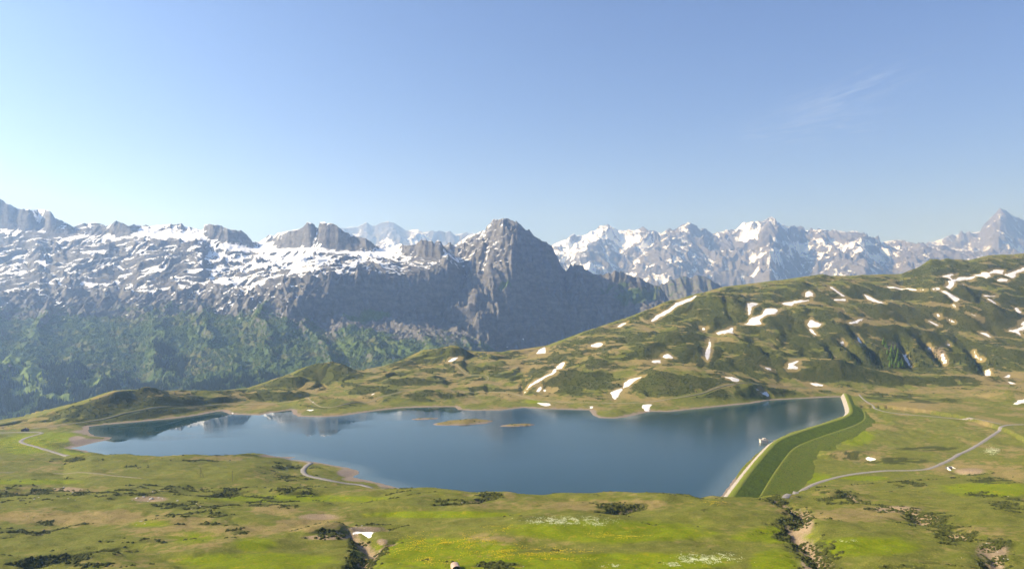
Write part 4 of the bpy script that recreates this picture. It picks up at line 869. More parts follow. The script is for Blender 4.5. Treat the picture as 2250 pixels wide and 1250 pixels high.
add('crest', strip('crest', [dam_line(o, z, 0.12) for o, z in [(-2.75, 3.75), (-2.3, 4.1), (0, 4.2), (2.6, 4.1), (3.1, 3.8)]]), crest_grass, dam)
add('upper_slope', strip('upper_slope', [dam_line(o, 3.85 - (o - 2.9) * 0.445, 0.45 if 3.2 < o < 18.2 else 0.15, 3) for o in np.linspace(2.9, 18.6, 18)]), dam_grass, dam)
add('berm', strip('berm', [dam_line(o, z, 0.1) for o, z in [(18.5, -3.35), (18.9, -3.1), (20.0, -3.1), (20.9, -3.5)]]), crest_grass, dam)
add('lower_slope', strip('lower_slope', [dam_line(o, -3.4 - (o - 20.7) * 0.31, 0.45 if o > 21 else 0.1, 5) for o in np.linspace(20.7, 66, 38)]), toe_grass, dam)

# ---- the intake platform off the dam
concrete = plain('weathered_concrete', (0.47, 0.43, 0.38), 0.9, 0.18, 0.5, 0.3, 0.05)
dark_metal = plain('dark_metal', (0.10, 0.10, 0.105), 0.6, 0.2, 2.0, 0.1, 0.01)
ix, iy, _ = at(1678, 972, 0)
pf = add('intake_platform', None, label='small concrete intake platform with railing standing in the lake beside the dam', cat='platform', loc=(ix, iy, 0))
bm = bmesh.new(); box(bm, (0, 0, 1.0), (9.0, 6.0, 5.0), 0, 0.12); add('tower', bm_mesh('tower', bm), concrete, pf)
bm = bmesh.new(); box(bm, (0, 0, 3.72), (10.2, 7.0, 0.4), 0, 0.06); add('deck', bm_mesh('deck', bm), concrete, pf)
bm = bmesh.new(); box(bm, (0.9, 0.4, 4.7), (3.4, 3.0, 1.7), 0, 0.08); add('hatch_house', bm_mesh('hatch_house', bm), concrete, pf)
post = None
for i, (px_, py_) in enumerate([(-4.8, -3.2), (-2.4, -3.2), (0, -3.2), (2.4, -3.2), (4.8, -3.2), (-4.8, 0), (-4.8, 3.2), (-2.4, 3.2), (0, 3.2), (2.4, 3.2), (4.8, 3.2)]):
    if post is None:
        bm = bmesh.new(); tube(bm, (0, 0, 0), (0, 0, 1.25), 0.06, 0.06, 6); post = bm_mesh('railing_post', bm)
    add('railing_post', post, dark_metal, pf, loc=(px_, py_, 3.9))
bm = bmesh.new()
for z in (4.5, 5.12):
    tube(bm, (-4.8, -3.2, z), (4.8, -3.2, z), 0.05, 0.05, 6); tube(bm, (-4.8, 3.2, z), (4.8, 3.2, z), 0.05, 0.05, 6); tube(bm, (-4.8, -3.2, z), (-4.8, 3.2, z), 0.05, 0.05, 6)
add('handrail', bm_mesh('handrail', bm), dark_metal, pf)
jx, jy = D[np.argmin(np.hypot(D[:, 0] - ix, D[:, 1] - iy)), :2]; gw = Vector((jx - ix, jy - iy, 0)); L = gw.length; ga = math.atan2(gw.y, gw.x)
bm = bmesh.new(); box(bm, (gw.x / 2, gw.y / 2, 4.1), (L, 1.6, 0.25), ga, 0.03); add('gangway', bm_mesh('gangway', bm), dark_metal, pf)

# ------------------------------------------------------------------ snow patches
snow_m = plain('old_snow', (0.68, 0.66, 0.65), 0.8, 0.14, 0.25, 0.25, 0.3, 0.3)
for (poly, lab), w in zip(SNOW, SNOW1):
    w = resample(np.vstack([np.array(w), np.array(w)[:1]]), 0.003 * np.array(w)[:, 1].mean())[:-1, :2]
    sc_ = np.array(w).mean(0); dist = sc_[1]
    jit = 0.0013 * dist
    w = w + jit * np.stack([gnoise(w[:, 0] / 6, w[:, 1] / 6, 5), gnoise(w[:, 0] / 6, w[:, 1] / 6, 9)], 1)
    bm = bmesh.new(); vsn = [bm.verts.new((p[0], p[1], 0)) for p in w]
    f = bm.faces.new(vsn); bmesh.ops.triangulate(bm, faces=[f])
    lim = max(2.2, min(7.0, 0.0035 * dist))
    for _ in range(5):
        long_e = [e for e in bm.edges if e.calc_length() > lim]
        if not long_e: break
        bmesh.ops.subdivide_edges(bm, edges=long_e, cuts=1); bmesh.ops.triangulate(bm, faces=[f for f in bm.faces if len(f.verts) > 3])
    bm.verts.ensure_lookup_table()
    co = np.array([v.co[:2] for v in bm.verts]); z = ground_z(co[:, 0], co[:, 1])
    de = seg_dist(co[:, 0], co[:, 1], w, True)[0]
    th = np.where(de < 0.05, -0.15, 0.12 + 0.4 * (1 - np.exp(-de / 3.0)) + 0.10 * gnoise(co[:, 0] / 5, co[:, 1] / 5, 3))
    if dist > 900: th = np.where(de < 0.05, -0.1, th + 0.12)
    c = Vector((sc_[0], sc_[1], float(z.mean())))
    for v, zz, t in zip(bm.verts, z, th): v.co.z = zz + t; v.co -= c
    for fc in bm.faces:
        fc.normal_update()
        if fc.normal.z < 0: fc.normal_flip()
    add('snow_patch', bm_mesh('snow_patch', bm, True), snow_m, label=lab, cat='snow patch', group='old snow lying on the meadows and hills', loc=c)

# ------------------------------------------------------------------ huts, poles and small masonry
wood = plain('dark_weathered_wood', (0.075, 0.050, 0.038), 0.85, 0.3, 1.2, 0.3, 0.03)
roof_m = plain('dark_shingle_roof', (0.085, 0.070, 0.072), 0.8, 0.25, 1.5, 0.3, 0.03)
white_wall = plain('limewashed_wall', (0.62, 0.60, 0.57), 0.9, 0.1, 0.5, 0.1, 0.02)
glass = plain('dark_pane', (0.03, 0.035, 0.04), 0.2, 0.1, 1.0, 0.0, 0.01, 0.5)
def hut(name, loc, rz, w, d, h, rh, wall_m, label, cat):
    o = add(name, None, label=label, cat=cat, loc=loc); o.rotation_euler = (0, 0, rz)
    bm = bmesh.new()
    pr = [(-w/2, -1.0), (w/2, -1.0), (w/2, h), (0, h + rh), (-w/2, h)]
    fr = [bm.verts.new((x, -d/2, z)) for x, z in pr]; bk = [bm.verts.new((x, d/2, z)) for x, z in pr]
    bm.faces.new(fr); bm.faces.new(bk[::-1])
    for i in range(5): bm.faces.new((fr[i], bk[i], bk[(i + 1) % 5], fr[(i + 1) % 5]))
    bmesh.ops.recalc_face_normals(bm, faces=bm.faces); add('wall', bm_mesh('wall', bm), wall_m, o)
    bm = bmesh.new(); ov = 0.6; t = 0.22
    for s in (-1, 1):
        k = (w/2 + ov) / (w/2); p = [(0, h + rh + 0.05), (s * (w/2 + ov), h + rh - rh * k + 0.05), (s * (w/2 + ov), h + rh - rh * k + 0.05 + t), (0, h + rh + 0.05 + t)]
        a = [bm.verts.new((x, -d/2 - ov, z)) for x, z in p]; c = [bm.verts.new((x, d/2 + ov, z)) for x, z in p]
        bm.faces.new(a); bm.faces.new(c[::-1])
        for i in range(4): bm.faces.new((a[i], c[i], c[(i + 1) % 4], a[(i + 1) % 4]))
    bmesh.ops.recalc_face_normals(bm, faces=bm.faces); rf = add('roof', bm_mesh('roof', bm), roof_m, o)
    bm = bmesh.new(); box(bm, (w * 0.22, d * 0.15, h + rh * 0.9 + 0.2), (0.6, 0.6, 1.4), 0, 0.03); add('chimney', bm_mesh('chimney', bm), concrete, rf)
    bm = bmesh.new(); box(bm, (w * 0.12, -d/2 - 0.03, 0.95), (1.0, 0.12, 2.1), 0, 0.02); add('door', bm_mesh('door', bm), dark_metal, o)
    for x in (-w * 0.25, w * 0.33):
        bm = bmesh.new(); box(bm, (x, -d/2 - 0.03, h * 0.6), (0.9, 0.1, 0.9), 0, 0.02); add('window', bm_mesh('window', bm), glass, o)
    return o
hx, hy, hzz = ray(55, 947)
hut('hut', (hx, hy, hzz), 0.25, 7.5, 5.5, 2.3, 1.6, wood, 'small dark wooden hut at the meadow end of the lakeside track', 'hut')
fx_, fy_, fz_ = ray_on(ua, AY, AZf, 21, 805)
hut('farm_hut', (fx_, fy_, fz_ + 0.5), -0.3, 17, 10, 4.0, 3.6, white_wall, 'pale walled alp hut on the clearing in the far valley', 'hut')

pole_m = plain('grey_pole_wood', (0.075, 0.065, 0.055), 0.9, 0.25, 3.0, 0.2, 0.01)
def pole(u, vt, vb_, label, brace=False, bar=True):
    x, y, z = ray(u, vb_); hgt_ = (vb_ - vt) / F * y
    o = add('utility_pole', None, label=label, cat='pole', group='poles on the meadow' , loc=(x, y, z))
    bm = bmesh.new(); tube(bm, (0, 0, -0.6), (0, 0, hgt_), 0.17, 0.12, 8); add('post', bm_mesh('post', bm), pole_m, o)
    if bar:
        bm = bmesh.new(); box(bm, (0, 0, hgt_ - 0.5), (1.3, 0.14, 0.14), 0.3, 0.01); ca = add('crossarm', bm_mesh('crossarm', bm), pole_m, o)
        for s in (-0.55, 0.55):
            bm = bmesh.new(); tube(bm, (s * math.cos(0.3), s * math.sin(0.3), hgt_ - 0.43), (s * math.cos(0.3), s * math.sin(0.3), hgt_ - 0.15), 0.06, 0.04, 6); add('insulator', bm_mesh('insulator', bm), concrete, ca)
    if brace:
        bm = bmesh.new(); tube(bm, (2.9, -0.5, -0.6), (0.1, 0, hgt_ * 0.8), 0.14, 0.10, 8); add('brace', bm_mesh('brace', bm), pole_m, o)
pole(441, 1027, 1048, 'wooden pole with a slanting brace on the left meadow', True)
pole(511, 1034, 1057, 'plain wooden pole right of the braced one')
pole(659.5, 1062, 1082, 'wooden pole at the end of the dark shrub bank')
x, y, z = ray(1749, 1087)
o = add('marker_post', None, label='short dark marker post where the gravel road drops behind the meadow', cat='post', loc=(x, y, z))
bm = bmesh.new(); tube(bm, (0, 0, -0.4), (0, 0, 1.9), 0.14, 0.11, 8); add('post', bm_mesh('post', bm), pole_m, o)
bm = bmesh.new(); tube(bm, (0, 0, 1.9), (0, 0, 2.1), 0.17, 0.02, 8); add('cap', bm_mesh('cap', bm), pole_m, o)

# vaulted shelter peeping in at the bottom edge
x, y, z = ray(1001, 1249)
o = add('vaulted_shelter', None, label='round topped pinkish concrete shelter among gravel at the bottom edge', cat='shelter', loc=(x, y, z)); o.rotation_euler = (0, 0, 0.25)
pinkish = plain('pinkish_concrete', (0.38, 0.28, 0.23), 0.9, 0.15, 0.6, 0.25, 0.04)
bm = bmesh.new(); n = 14; R_ = 1.75; Lh = 2.6
ring = lambda yy, r: [bm.verts.new((r * math.cos(math.pi * i / n), yy, max(0, 1.0) + r * 0.62 * math.sin(math.pi * i / n))) for i in range(n + 1)]
a = ring(-Lh, R_); c = ring(Lh, R_); a2 = ring(-Lh, R_ - 0.2); c2 = ring(Lh, R_ - 0.2)
for i in range(n):
    bm.faces.new((a[i], a[i + 1], c[i + 1], c[i])); bm.faces.new((a2[i + 1], a2[i], c2[i], c2[i + 1])); bm.faces.new((a[i + 1], a[i], a2[i], a2[i + 1])); bm.faces.new((c[i], c[i + 1], c2[i + 1], c2[i]))
bmesh.ops.recalc_face_normals(bm, faces=bm.faces); add('vault', bm_mesh('vault', bm), pinkish, o)
for s in (-1, 1):
    bm = bmesh.new(); box(bm, (s * (R_ - 0.1), 0, 0.0), (0.2, 2 * Lh, 2.2), 0, 0.03); add('side_wall', bm_mesh('side_wall', bm), pinkish, o)
bm = bmesh.new(); box(bm, (0, Lh - 0.15, 0.5), (2 * R_ - 0.4, 0.2, 2.6), 0, 0.03); add('back_wall', bm_mesh('back_wall', bm), pinkish, o)

# culvert where the east road crosses the creek
x, y, z = ray(2086, 1030)
o = add('culvert', None, label='small concrete culvert under the road with a pale slanting wing wall', cat='culvert', loc=(x, y, z)); o.rotation_euler = (0, 0, 0.45)
bm = bmesh.new()
box(bm, (-2.6, 0, 1.1), (1.6, 0.6, 3.4), 0, 0.05); box(bm, (2.6, 0, 1.1), (1.6, 0.6, 3.4), 0, 0.05); box(bm, (0, 0, 2.35), (3.6, 0.598, 0.9), 0, 0.04)
add('headwall', bm_mesh('headwall', bm), concrete, o)
for s in (-1, 1):
    bm = bmesh.new(); vv = [bm.verts.new(p) for p in [(s*3.2, -0.3, -0.8), (s*4.6, -5.2, -0.8), (s*4.6, -5.2, 0.4), (s*3.2, -0.3, 2.9)]]; f = bm.faces.new(vv)
    r = bmesh.ops.extrude_face_region(bm, geom=[f]); [setattr(v, 'co', v.co + Vector((s * 0.5, 0, 0))) for v in r['geom'] if isinstance(v, bmesh.types.BMVert)]
    bmesh.ops.recalc_face_normals(bm, faces=bm.faces); add('wing_wall', bm_mesh('wing_wall', bm), white_wall, o)
bm = bmesh.new(); box(bm, (0, 2.0, 0.5), (3.4, 3.2, 2.9)); add('opening_shade', bm_mesh('opening_shade', bm), dark_metal, o)  # solid dark block standing in for the shade inside the opening

# ------------------------------------------------------------------ rocks
rock_m = plain('grey_limestone', (0.34, 0.325, 0.31), 0.95, 0.25, 0.7, 0.8, 0.2)
def rock_mesh(seed, flat):
    bm = bmesh.new(); bmesh.ops.create_icosphere(bm, subdivisions=3, radius=1.0); r = np.random.default_rng(seed)
    pl = [(Vector(r.normal(size=3)).normalized(), r.uniform(0.55, 0.95)) for _ in range(11)]
    for v in bm.verts:
        for n_, d_ in pl:
            k = v.co.dot(n_) - d_
            if k > 0: v.co -= n_ * k
        v.co.z *= flat
    return bm_mesh('boulder', bm)
RM = [rock_mesh(s, f) for s, f in ((1, 0.55), (2, 0.4), (3, 0.7), (4, 0.3), (5, 0.5))]
ROCKS = [(300,1094,5),(315,1091,6),(332,1096,7),(348,1093,5),(325,1101,4),(357,1095,3),(290,1098,3),(335,1080,4),(350,1077,3),(120,1073,3.5),(140,1070,4),(152,1077,3),(160,1082,3.5),(85,1092,3),(75,1096,4),(150,1095,3),(165,1098,3),(390,1100,4),(432,1105,3),(440,1112,3),(432,1125,3),(420,1118,3),(310,1145,4),(318,1150,3),(300,1152,2.5),
 (460,1112,3),(500,1110,4),(2163,1198,3),(2175,1203,4),(2168,1193,3),(2192,1212,3),(2205,1226,4),(2215,1228,3),(2190,1235,3),(2200,1245,4),(2150,1226,2),(2113,1225,2),(1815,1247,3),(1762,1157,3),(1758,1120,3.5),(1752,1130,3),(782,1158,3.5),(795,1155,4),(800,1160,3),(772,1161,3),(730,1176,2.5),(742,1172,3),(835,1188,3),(843,1186,3),(1000,1107,3),(1015,1104,3),(1080,1246,3),(1150,1244,2.5),(2215,1090,3)]
for i, (u, v, s) in enumerate(ROCKS):
    x, y, z = ray(u, v); sc_ = s * y / F * 0.62
    o = add('boulder', RM[i % 5], rock_m, loc=(x, y, z + 0.05 * sc_)); r = random.Random(i)
    o.scale = (sc_ * r.uniform(0.9, 1.5), sc_ * r.uniform(0.7, 1.1), sc_ * r.uniform(0.7, 1.0)); o.rotation_euler = (r.uniform(-.2, .2), r.uniform(-.2, .2), r.uniform(0, 6.28))
    o['category'] = 'rock'
    if u < 200: o['label'], o['group'] = 'grey limestone rock among shrubs near the left picture edge', 'rocks at the left edge'
    elif u < 370 and v < 1110: o['label'], o['group'] = 'pale limestone slab of the flat outcrop on the left meadow', 'slabs of the pale outcrop'
    elif u < 370: o['label'], o['group'] = 'grey rock by the little stream below the pale outcrop', 'rocks by the little stream'
    elif u < 600: o['label'], o['group'] = 'grey limestone rock below the braced wooden pole', 'rocks below the braced pole'
    elif u < 900: o['label'], o['group'] = 'grey rock on the creek bank beside the fan shaped snow patch', 'rocks at the creek snow'
    elif u < 1300: o['label'], o['group'] = 'low grey rock in the grass below the middle of the lake', 'rocks in the middle meadow'
    elif u < 1900: o['label'], o['group'] = 'tan rock in the eroded creek on the right meadow', 'rocks in the right creek'
    else: o['label'], o['group'] = 'grey rock scattered on the meadow at the lower right corner', 'rocks at the lower right'

# ------------------------------------------------------------------ trees
def conifer(seed, h, w, whorls, per):
    r = np.random.default_rng(seed); co = []; fa = []
    for i in range(whorls):
        t = i / (whorls - 1); z = h * (0.08 + 0.90 * t); rad = w * ((1 - t) ** 0.8 + 0.05) * r.uniform(0.85, 1.12)
        n = max(5, int(per * (1 - 0.45 * t)))
        for k in range(n):
            a = 2 * math.pi * (k + r.uniform(-.35, .35) + 0.5 * (i % 2)) / n; L_ = rad * r.uniform(0.62, 1.12); dr = L_ * r.uniform(0.25, 0.55); wd = L_ * 0.42 + 0.08 * w
            ca, sa_ = math.cos(a), math.sin(a); b0 = len(co)
            up = h * 0.055
            co += [(0, 0, z + up), (ca * L_ * 0.55 - sa_ * wd * 0.5, sa_ * L_ * 0.55 + ca * wd * 0.5, z - dr * 0.35), (ca * L_, sa_ * L_, z - dr), (ca * L_ * 0.55 + sa_ * wd * 0.5, sa_ * L_ * 0.55 - ca * wd * 0.5, z - dr * 0.45), (ca * L_ * 0.3, sa_ * L_ * 0.3, z - dr * 0.9)]
            fa += [(b0, b0 + 1, b0 + 2), (b0, b0 + 2, b0 + 3), (b0 + 4, b0 + 2, b0 + 1), (b0 + 4, b0 + 3, b0 + 2)]
    b0 = len(co); co += [(0.04 * h, 0, h * 0.93), (-0.02 * h, 0.035 * h, h * 0.93), (-0.02 * h, -0.035 * h, h * 0.93), (0, 0, h * 1.03)]
    fa += [(b0, b0 + 1, b0 + 3), (b0 + 1, b0 + 2, b0 + 3), (b0 + 2, b0, b0 + 3)]
    return raw_mesh('crown', np.array(co), np.array(fa), smooth=False)
def leaf_mat(name, a, c):
    m, nt, b = new_mat(name); g = NT(nt)
    rnd = g.n.new('ShaderNodeObjectInfo').outputs['Random']; n = g.noise(g.geo()['Position'], 0.8, 3)
    g.l.new(g.mix(g.math('ADD', g.math('MULTIPLY', rnd, 0.6), g.math('MULTIPLY', n, 0.4)), a, c), b.inputs['Base Color']); b.inputs['Specular IOR Level'].default_value = 0.05
    return m
spruce_m = leaf_mat('spruce_needles', (0.014, 0.028, 0.012), (0.034, 0.055, 0.018))
larch_m = leaf_mat('larch_needles', (0.070, 0.130, 0.018), (0.125, 0.190, 0.028))
pine_m = leaf_mat('pine_needles', (0.026, 0.046, 0.014), (0.055, 0.080, 0.020))
bark_m = plain('bark', (0.075, 0.055, 0.04), 0.95, 0.3, 2.0, 0.4, 0.03)
bm = bmesh.new(); tube(bm, (0, 0, -0.6), (0, 0, 9.5), 0.28, 0.04, 6); trunk_me = bm_mesh('trunk', bm)
CR = [conifer(s, 12, w, wh, p) for s, w, wh, p in ((1, 2.9, 12, 12), (2, 3.3, 11, 12), (3, 2.6, 13, 11))]
def crowns(m): 
    out = []
    for me in CR:
        c = me.copy(); c.materials.append(m); out.append(c)
    return out
CR_S, CR_L, CR_P = crowns(spruce_m), crowns(larch_m), crowns(pine_m)
def tree(name, pos, set_, i, hgt_, label, group):
    o = add(name, None, label=label, cat='tree', group=group, loc=pos); s = hgt_ / 12; r = random.Random(i * 7 + 1)
    k2 = 1.45 if name == 'larch_tree' else 1.0
    o.scale = (k2 * s * r.uniform(.85, 1.2), k2 * s * r.uniform(.85, 1.2), s * r.uniform(0.85, 1.15)); o.rotation_euler = (0, 0, r.uniform(0, 6.28))
    add('trunk', trunk_me, bark_m, o); return add('crown', set_[i % 3], None, o)
for i, (u, v) in enumerate([(1944,757),(1950,764),(1953,778),(1957,790),(1962,772),(1963,800),(1967,784),(1972,797),(1976,776),(1978,806),(1984,799),(1958,806),(1970,768),(1987,807),(1968,808),(1960,783),(1974,788)]):
    tree('larch_tree', ray(u - 3, v), CR_L, i, 15, 'bright green larch in the clump on the gullied hillside', 'bright larches on the gullied hillside')
for i, (u, v) in enumerate([(2000,785),(2008,772),(2018,765),(2013,795),(2024,785),(2030,801),(2035,778),(2044,787),(2050,801),(2058,790),(2064,806),(1925,800),(1938,790),(1942,806),(1919,785),(1899,776),(1894,797),(1846,770),(1815,762),(1829,790),(1869,790),(2110,800),(2121,790),(2130,806),(2141,800),(2146,815),(2096,795),(2190,801),(2003,800),(2020,806),(2040,806),(1912,800),(1880,800),(1856,797),(2154,806),(2175,800)]):
    w_ = ('left of the smaller snow lump gully', 'pines left of the gullies') if u < 1882 else ('in the gullies just left of the bright larches', 'pines left of the larches') if u < 1950 else ('between the bright larches and the earth scar', 'pines right of the larches') if u < 2080 else ('around the square snow patch on the right', 'pines near the square snow patch')
    tree('pine_tree', ray(u, v), CR_P, i, 11, 'dark green pine ' + w_[0], w_[1])
spr = None
SPL = [('in the small square grove on the far clearing', 'spruces of the square grove'), ('dotted over the middle of the far clearing', 'spruces on the middle clearing'), ('just behind the pale walled alp hut', 'spruces behind the alp hut'), ('in the row along the lowest far clearing', 'spruces along the lowest clearing'), ('on the dark slope at the left picture edge', 'spruces at the left edge'), ('at the wood edge below the scrub slope', 'spruces at the wood edge')]
for i, (u, v) in enumerate([(24,812),(28,816),(33,814),(38,815),(30,822),(36,823),(41,820),(53,833),(58,838),(65,832),(66,840),(80,836),(84,842),(82,848),(60,846),(48,800),(52,803),(56,806),(100,882),(108,884),(116,883),(124,886),(94,886),(130,888),(86,889),(74,884),(66,876),(4,812),(9,818),(14,824),(19,832),(23,840),(28,848),(104,836),(108,846),(150,845),(145,838),(176,850),(190,848),(240,850)]):
    k_ = 0 if i < 7 else 1 if i < 15 else 2 if i < 18 else 3 if i < 27 else 4 if i < 33 else 5
    c = tree('spruce_tree', ray_on(ua, AY, AZf, u, v), CR_S, i, 20, 'dark spruce ' + SPL[k_][0], SPL[k_][1])
    spr = spr or c

# ------------------------------------------------------------------ ground cover
def scatter(name, co, sz, build, label):
    me = bpy.data.meshes.new(name); me.vertices.add(len(co)); me.vertices.foreach_set('co', np.ascontiguousarray(co, np.float32).reshape(-1))
    a = me.attributes.new('sz', 'FLOAT', 'POINT'); a.data.foreach_set('value', np.ascontiguousarray(sz, np.float32))
    rt = np.zeros((len(co), 3), np.float32); rt[:, 2] = RNG.uniform(0, 6.28, len(co)); rt[:, :2] = RNG.normal(0, 0.12, (len(co), 2))
    a = me.attributes.new('rot', 'FLOAT_VECTOR', 'POINT'); a.data.foreach_set('vector', rt.reshape(-1))
    o = add(name, me, kind='stuff', label=label)
    ng = bpy.data.node_groups.new(name, 'GeometryNodeTree')
    ng.interface.new_socket('Geometry', in_out='INPUT', socket_type='NodeSocketGeometry'); ng.interface.new_socket('Geometry', in_out='OUTPUT', socket_type='NodeSocketGeometry')
    gi = ng.nodes.new('NodeGroupInput'); go = ng.nodes.new('NodeGroupOutput'); ip = ng.nodes.new('GeometryNodeInstanceOnPoints')
    def named(n_, t):
        q = ng.nodes.new('GeometryNodeInputNamedAttribute'); q.data_type = t; q.inputs['Name'].default_value = n_; return q.outputs['Attribute']
    ng.links.new(gi.outputs[0], ip.inputs['Points']); ng.links.new(build(ng), ip.inputs['Instance'])
    e2r = ng.nodes.new('FunctionNodeEulerToRotation'); ng.links.new(named('rot', 'FLOAT_VECTOR'), e2r.inputs[0]); ng.links.new(e2r.outputs[0], ip.inputs['Rotation'])
    ng.links.new(named('sz', 'FLOAT'), ip.inputs['Scale']); ng.links.new(ip.outputs[0], go.inputs[0])
    ip.inputs['Pick Instance'].default_value = True
    md = o.modifiers.new('cover', 'NODES'); md.node_group = ng
    return o
def clumps(mat, flat=0.7, rough=0.55, sub=2, n=3):
    def build(ng):
        g2i = ng.nodes.new('GeometryNodeGeometryToInstance')
        for k in range(n):
            ic = ng.nodes.new('GeometryNodeMeshIcoSphere'); ic.inputs['Subdivisions'].default_value = sub; ic.inputs['Radius'].default_value = 1.0
            sp = ng.nodes.new('GeometryNodeSetPosition'); nz = ng.nodes.new('ShaderNodeTexNoise'); nz.noise_dimensions = '4D'; nz.inputs['W'].default_value = k * 3.7; nz.inputs['Scale'].default_value = 1.9; nz.inputs['Detail'].default_value = 3
            ps = ng.nodes.new('GeometryNodeInputPosition'); sb_ = ng.nodes.new('ShaderNodeVectorMath'); sb_.operation = 'MULTIPLY_ADD'
            sub_ = ng.nodes.new('ShaderNodeVectorMath'); sub_.operation = 'SUBTRACT'; sub_.inputs[1].default_value = (0.5, 0.5, 0.5)
            ng.links.new(nz.outputs['Color'], sub_.inputs[0]); sc = ng.nodes.new('ShaderNodeVectorMath'); sc.operation = 'SCALE'; sc.inputs['Scale'].default_value = rough * 3.4; ng.links.new(sub_.outputs[0], sc.inputs[0])
            ng.links.new(ic.outputs['Mesh'], sp.inputs['Geometry']); ng.links.new(sc.outputs[0], sp.inputs['Offset'])
            tf = ng.nodes.new('GeometryNodeTransform'); tf.inputs['Scale'].default_value = (1, 1, flat); ng.links.new(sp.outputs[0], tf.inputs[0])
            sm = ng.nodes.new('GeometryNodeSetMaterial'); sm.inputs['Material'].default_value = mat; ng.links.new(tf.outputs[0], sm.inputs[0])
            ng.links.new(sm.outputs[0], g2i.inputs[0])
        return g2i.outputs[0]
    return build
dY = np.abs(np.gradient(GY, axis=0)); dX = np.abs(np.gradient(GX, axis=1)); AREA = dY * dX
def pick(weight, n, smin, smax, sink=0.25):
    w = (weight * AREA * ((GU > -60) & (GU < 2310) & (GV < 1275))).reshape(-1); w = np.clip(w, 0, None); cs = np.cumsum(w); 
    idx = np.searchsorted(cs, RNG.uniform(0, cs[-1], n)); idx = np.clip(idx, 0, len(w) - 1)
    r_, c_ = np.divmod(idx, GX.shape[1])
    x = GX[r_, c_] + RNG.uniform(-.5, .5, n) * dX[r_, c_]; y = GY[r_, c_] + RNG.uniform(-.5, .5, n) * dY[r_, c_]
    z = Zg[r_, c_] + (y - GY[r_, c_]) * dzr[r_, c_] + (x - GX[r_, c_]) * dzc[r_, c_]
    s = RNG.uniform(smin, smax, n) * RNG.uniform(0.7, 1.15, n)
    return np.column_stack([x, y, z + s * sink * 0.4]), s
shrub_m = leaf_mat('dwarf_shrub', (0.024, 0.033, 0.008), (0.070, 0.076, 0.018))
alder_m = leaf_mat('green_alder', (0.026, 0.040, 0.009), (0.072, 0.084, 0.018))
wgt = np.where(fore > 0.5, sstep(0.45, 0.95, shrub + 0.7 * fbm(GX / 12, GY / 7, 3, 501)) * sstep(0.22, 0.5, shrub), 0)
scatter('dwarf_shrubs', *pick(wgt, 20000, 0.35, 1.0), clumps(shrub_m, 0.75), 'dark dwarf shrubs growing on the foreground banks')
wgt = np.where(GT > 5.3, sstep(0.40, 0.85, shrub + 0.45 * fbm(GX / 9, GY / 9, 3, 505)), 0) * ((Zg > 1.2) | ~lowland)
scatter('hill_shrubs', *pick(wgt, 60000, 0.6, 1.4), clumps(alder_m, 0.7), 'dark green shrubs covering the humps behind the lake')
# tussocks give the turf its grain
tuss_m = leaf_mat('grass_tussock', (0.105, 0.120, 0.016), (0.190, 0.178, 0.040))
wgt = np.where(fore > 0.5, sstep(-0.1, 0.6, fbm(GX / 12, GY / 12, 3, 509) + 0.25), 0) * sstep(3, 6, road_d) * (snow_d > 2) * (1 - np.clip(bare * 1.3, 0, 1)) * (1 - 0.7 * lush)
scatter('grass_tussocks', *pick(wgt, 90000, 0.18, 0.42, 0.0), clumps(tuss_m, 0.4, 0.7, 1), 'grass tussocks on the foreground meadow')
# flowers
white_fl = plain('white_blossom', (0.50, 0.54, 0.36), 0.9, 0.1, 2.0, 0.0, 0.01)
wgt = blob([(1250,1144,78,8),(1550,1226,58,10),(1310,1150,18,4),(1340,1243,18,3),(1480,1240,18,4),(1860,1187,16,2.5),(2180,990,14,8)]) * (GT < 6) * sstep(-0.35, 0.3, fbm(GX / 4, GY / 6, 3, 515))
scatter('white_flowers', *pick(wgt, 4500, 0.10, 0.22, 1.5), clumps(white_fl, 0.5, 0.6, 1), 'white blossoms in patches on the bright green meadow')
yel_fl = plain('yellow_blossom', (0.52, 0.38, 0.01), 0.9, 0.15, 2.0, 0.0, 0.01)
wgt = blob([(1000,1190,110,18),(950,1230,50,8),(1150,1215,130,14),(900,1205,60,14),(800,1232,14,12),(1350,1175,60,8),(1230,1225,60,10),(1100,1160,40,6),(60,975,60,14),(1560,1105,40,4)]) * (GT < 6) * sstep(-0.3, 0.5, fbm(GX / 9, GY / 7, 3, 519))
scatter('yellow_flowers', *pick(wgt, 7000, 0.10, 0.22, 1.5), clumps(yel_fl, 0.5, 0.6, 1), 'yellow flowers dotted over the bright green meadow')

# the far wood under the mountain
dYa = np.abs(np.gradient(AY, axis=0)); dXa = np.abs(np.gradient(AX, axis=1))
wood_w = blob2(AU, AV0, [(10,850,40,40),(40,880,70,45),(110,830,60,28),(140,860,80,22),(200,870,70,25),(250,865,50,30),(100,900,160,22),(330,850,50,14),(380,800,30,20),(360,770,20,14),(20,815,14,8),(150,815,40,8),(480,850,60,12),(560,840,60,14)])
wood_w = np.clip(wood_w * 1.2 - 1.3 * blob2(AU, AV0, CLEAR), 0, 1) * sstep(-0.35, 0.1, fbm(AX / 60, AY / 60, 3, 525))
w = (wood_w * dYa * dXa).reshape(-1); cs = np.cumsum(w); n = 6500
idx = np.clip(np.searchsorted(cs, RNG.uniform(0, cs[-1], n)), 0, len(w) - 1); r_, c_ = np.divmod(idx, AX.shape[1])
co = np.column_stack([AX[r_, c_] + RNG.uniform(-.5, .5, n) * dXa[r_, c_], AY[r_, c_], AZf[r_, c_] - 1.0])
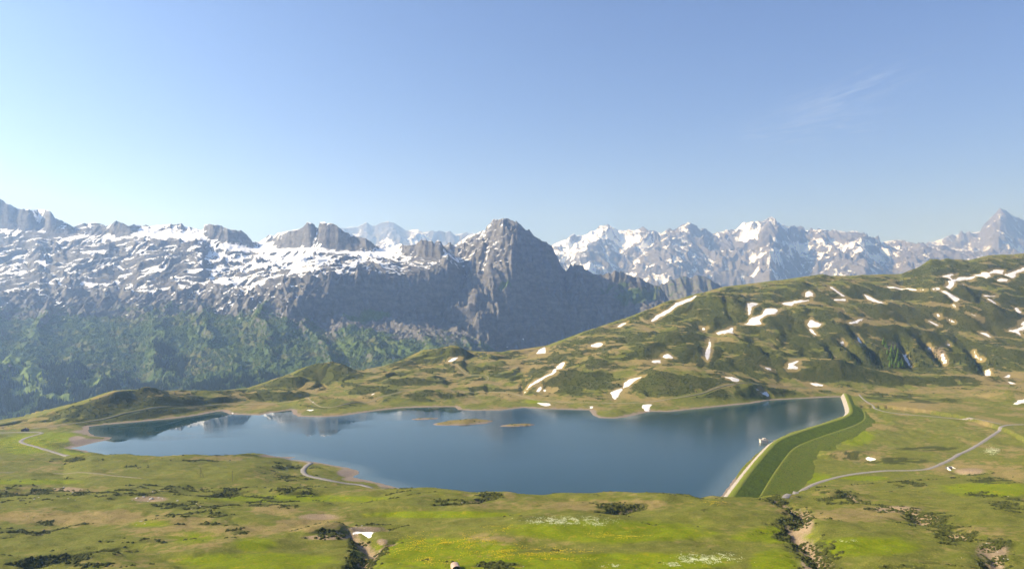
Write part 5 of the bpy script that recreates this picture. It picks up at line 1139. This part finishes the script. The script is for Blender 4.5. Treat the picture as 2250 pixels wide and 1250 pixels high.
def spruces(ng):
    g2i = ng.nodes.new('GeometryNodeGeometryToInstance')
    oi = ng.nodes.new('GeometryNodeObjectInfo'); oi.inputs['Object'].default_value = spr; oi.transform_space = 'ORIGINAL'
    ng.links.new(oi.outputs['Geometry'], g2i.inputs[0]); return g2i.outputs[0]
scatter('far_forest', co, RNG.uniform(0.95, 1.8, n), spruces, 'dense dark spruce wood in the far valley')

scrub_m = leaf_mat('valley_scrub', (0.038, 0.070, 0.018), (0.105, 0.150, 0.040))
scr_w = np.clip(greenA * 1.3 - 0.3, 0, 1) * sstep(3.6, 3.2, AT) * (1 - np.clip(mead * 1.6, 0, 1)) * sstep(-0.4, 0.25, fbm(AX / 70, AY / 70, 4, 531)) * ((AU > -60) & (AU < 1020) & (AV0 < 945))
w = (scr_w * dYa * dXa).reshape(-1); cs = np.cumsum(w); n = 52000
idx = np.clip(np.searchsorted(cs, RNG.uniform(0, cs[-1], n)), 0, len(w) - 1); r_, c_ = np.divmod(idx, AX.shape[1])
oy = RNG.uniform(-.5, .5, n) * dYa[r_, c_]; ga_ = np.gradient(AZf, axis=0) / np.maximum(np.abs(np.gradient(AY, axis=0)), 0.5)
co = np.column_stack([AX[r_, c_] + RNG.uniform(-.5, .5, n) * dXa[r_, c_], AY[r_, c_] + oy, AZf[r_, c_] + oy * ga_[r_, c_]])
scatter('hillside_scrub', co, RNG.uniform(1.6, 3.8, n), clumps(scrub_m, 0.85), 'green alder scrub covering the slope under the snowy mountain')

# tufts on the dam's outer face
n = 9000
i_ = RNG.integers(1, len(D) - 1, n); o_ = RNG.uniform(3.4, 44, n); o_ = np.where((o_ > 18) & (o_ < 21.2), o_ + 4, o_)
q = D[i_, :2] + DN[i_] * o_[:, None]; zz = np.where(o_ < 18.6, 3.85 - (o_ - 2.9) * 0.445, -3.4 - (o_ - 20.7) * 0.31)
scatter('dam_tufts', np.column_stack([q, zz]), RNG.uniform(0.25, 0.7, n), clumps(leaf_mat('dam_tuft', (0.050, 0.080, 0.012), (0.120, 0.165, 0.022)), 0.5, 0.7, 1), 'coarse grass tufts on the outer face of the dam')
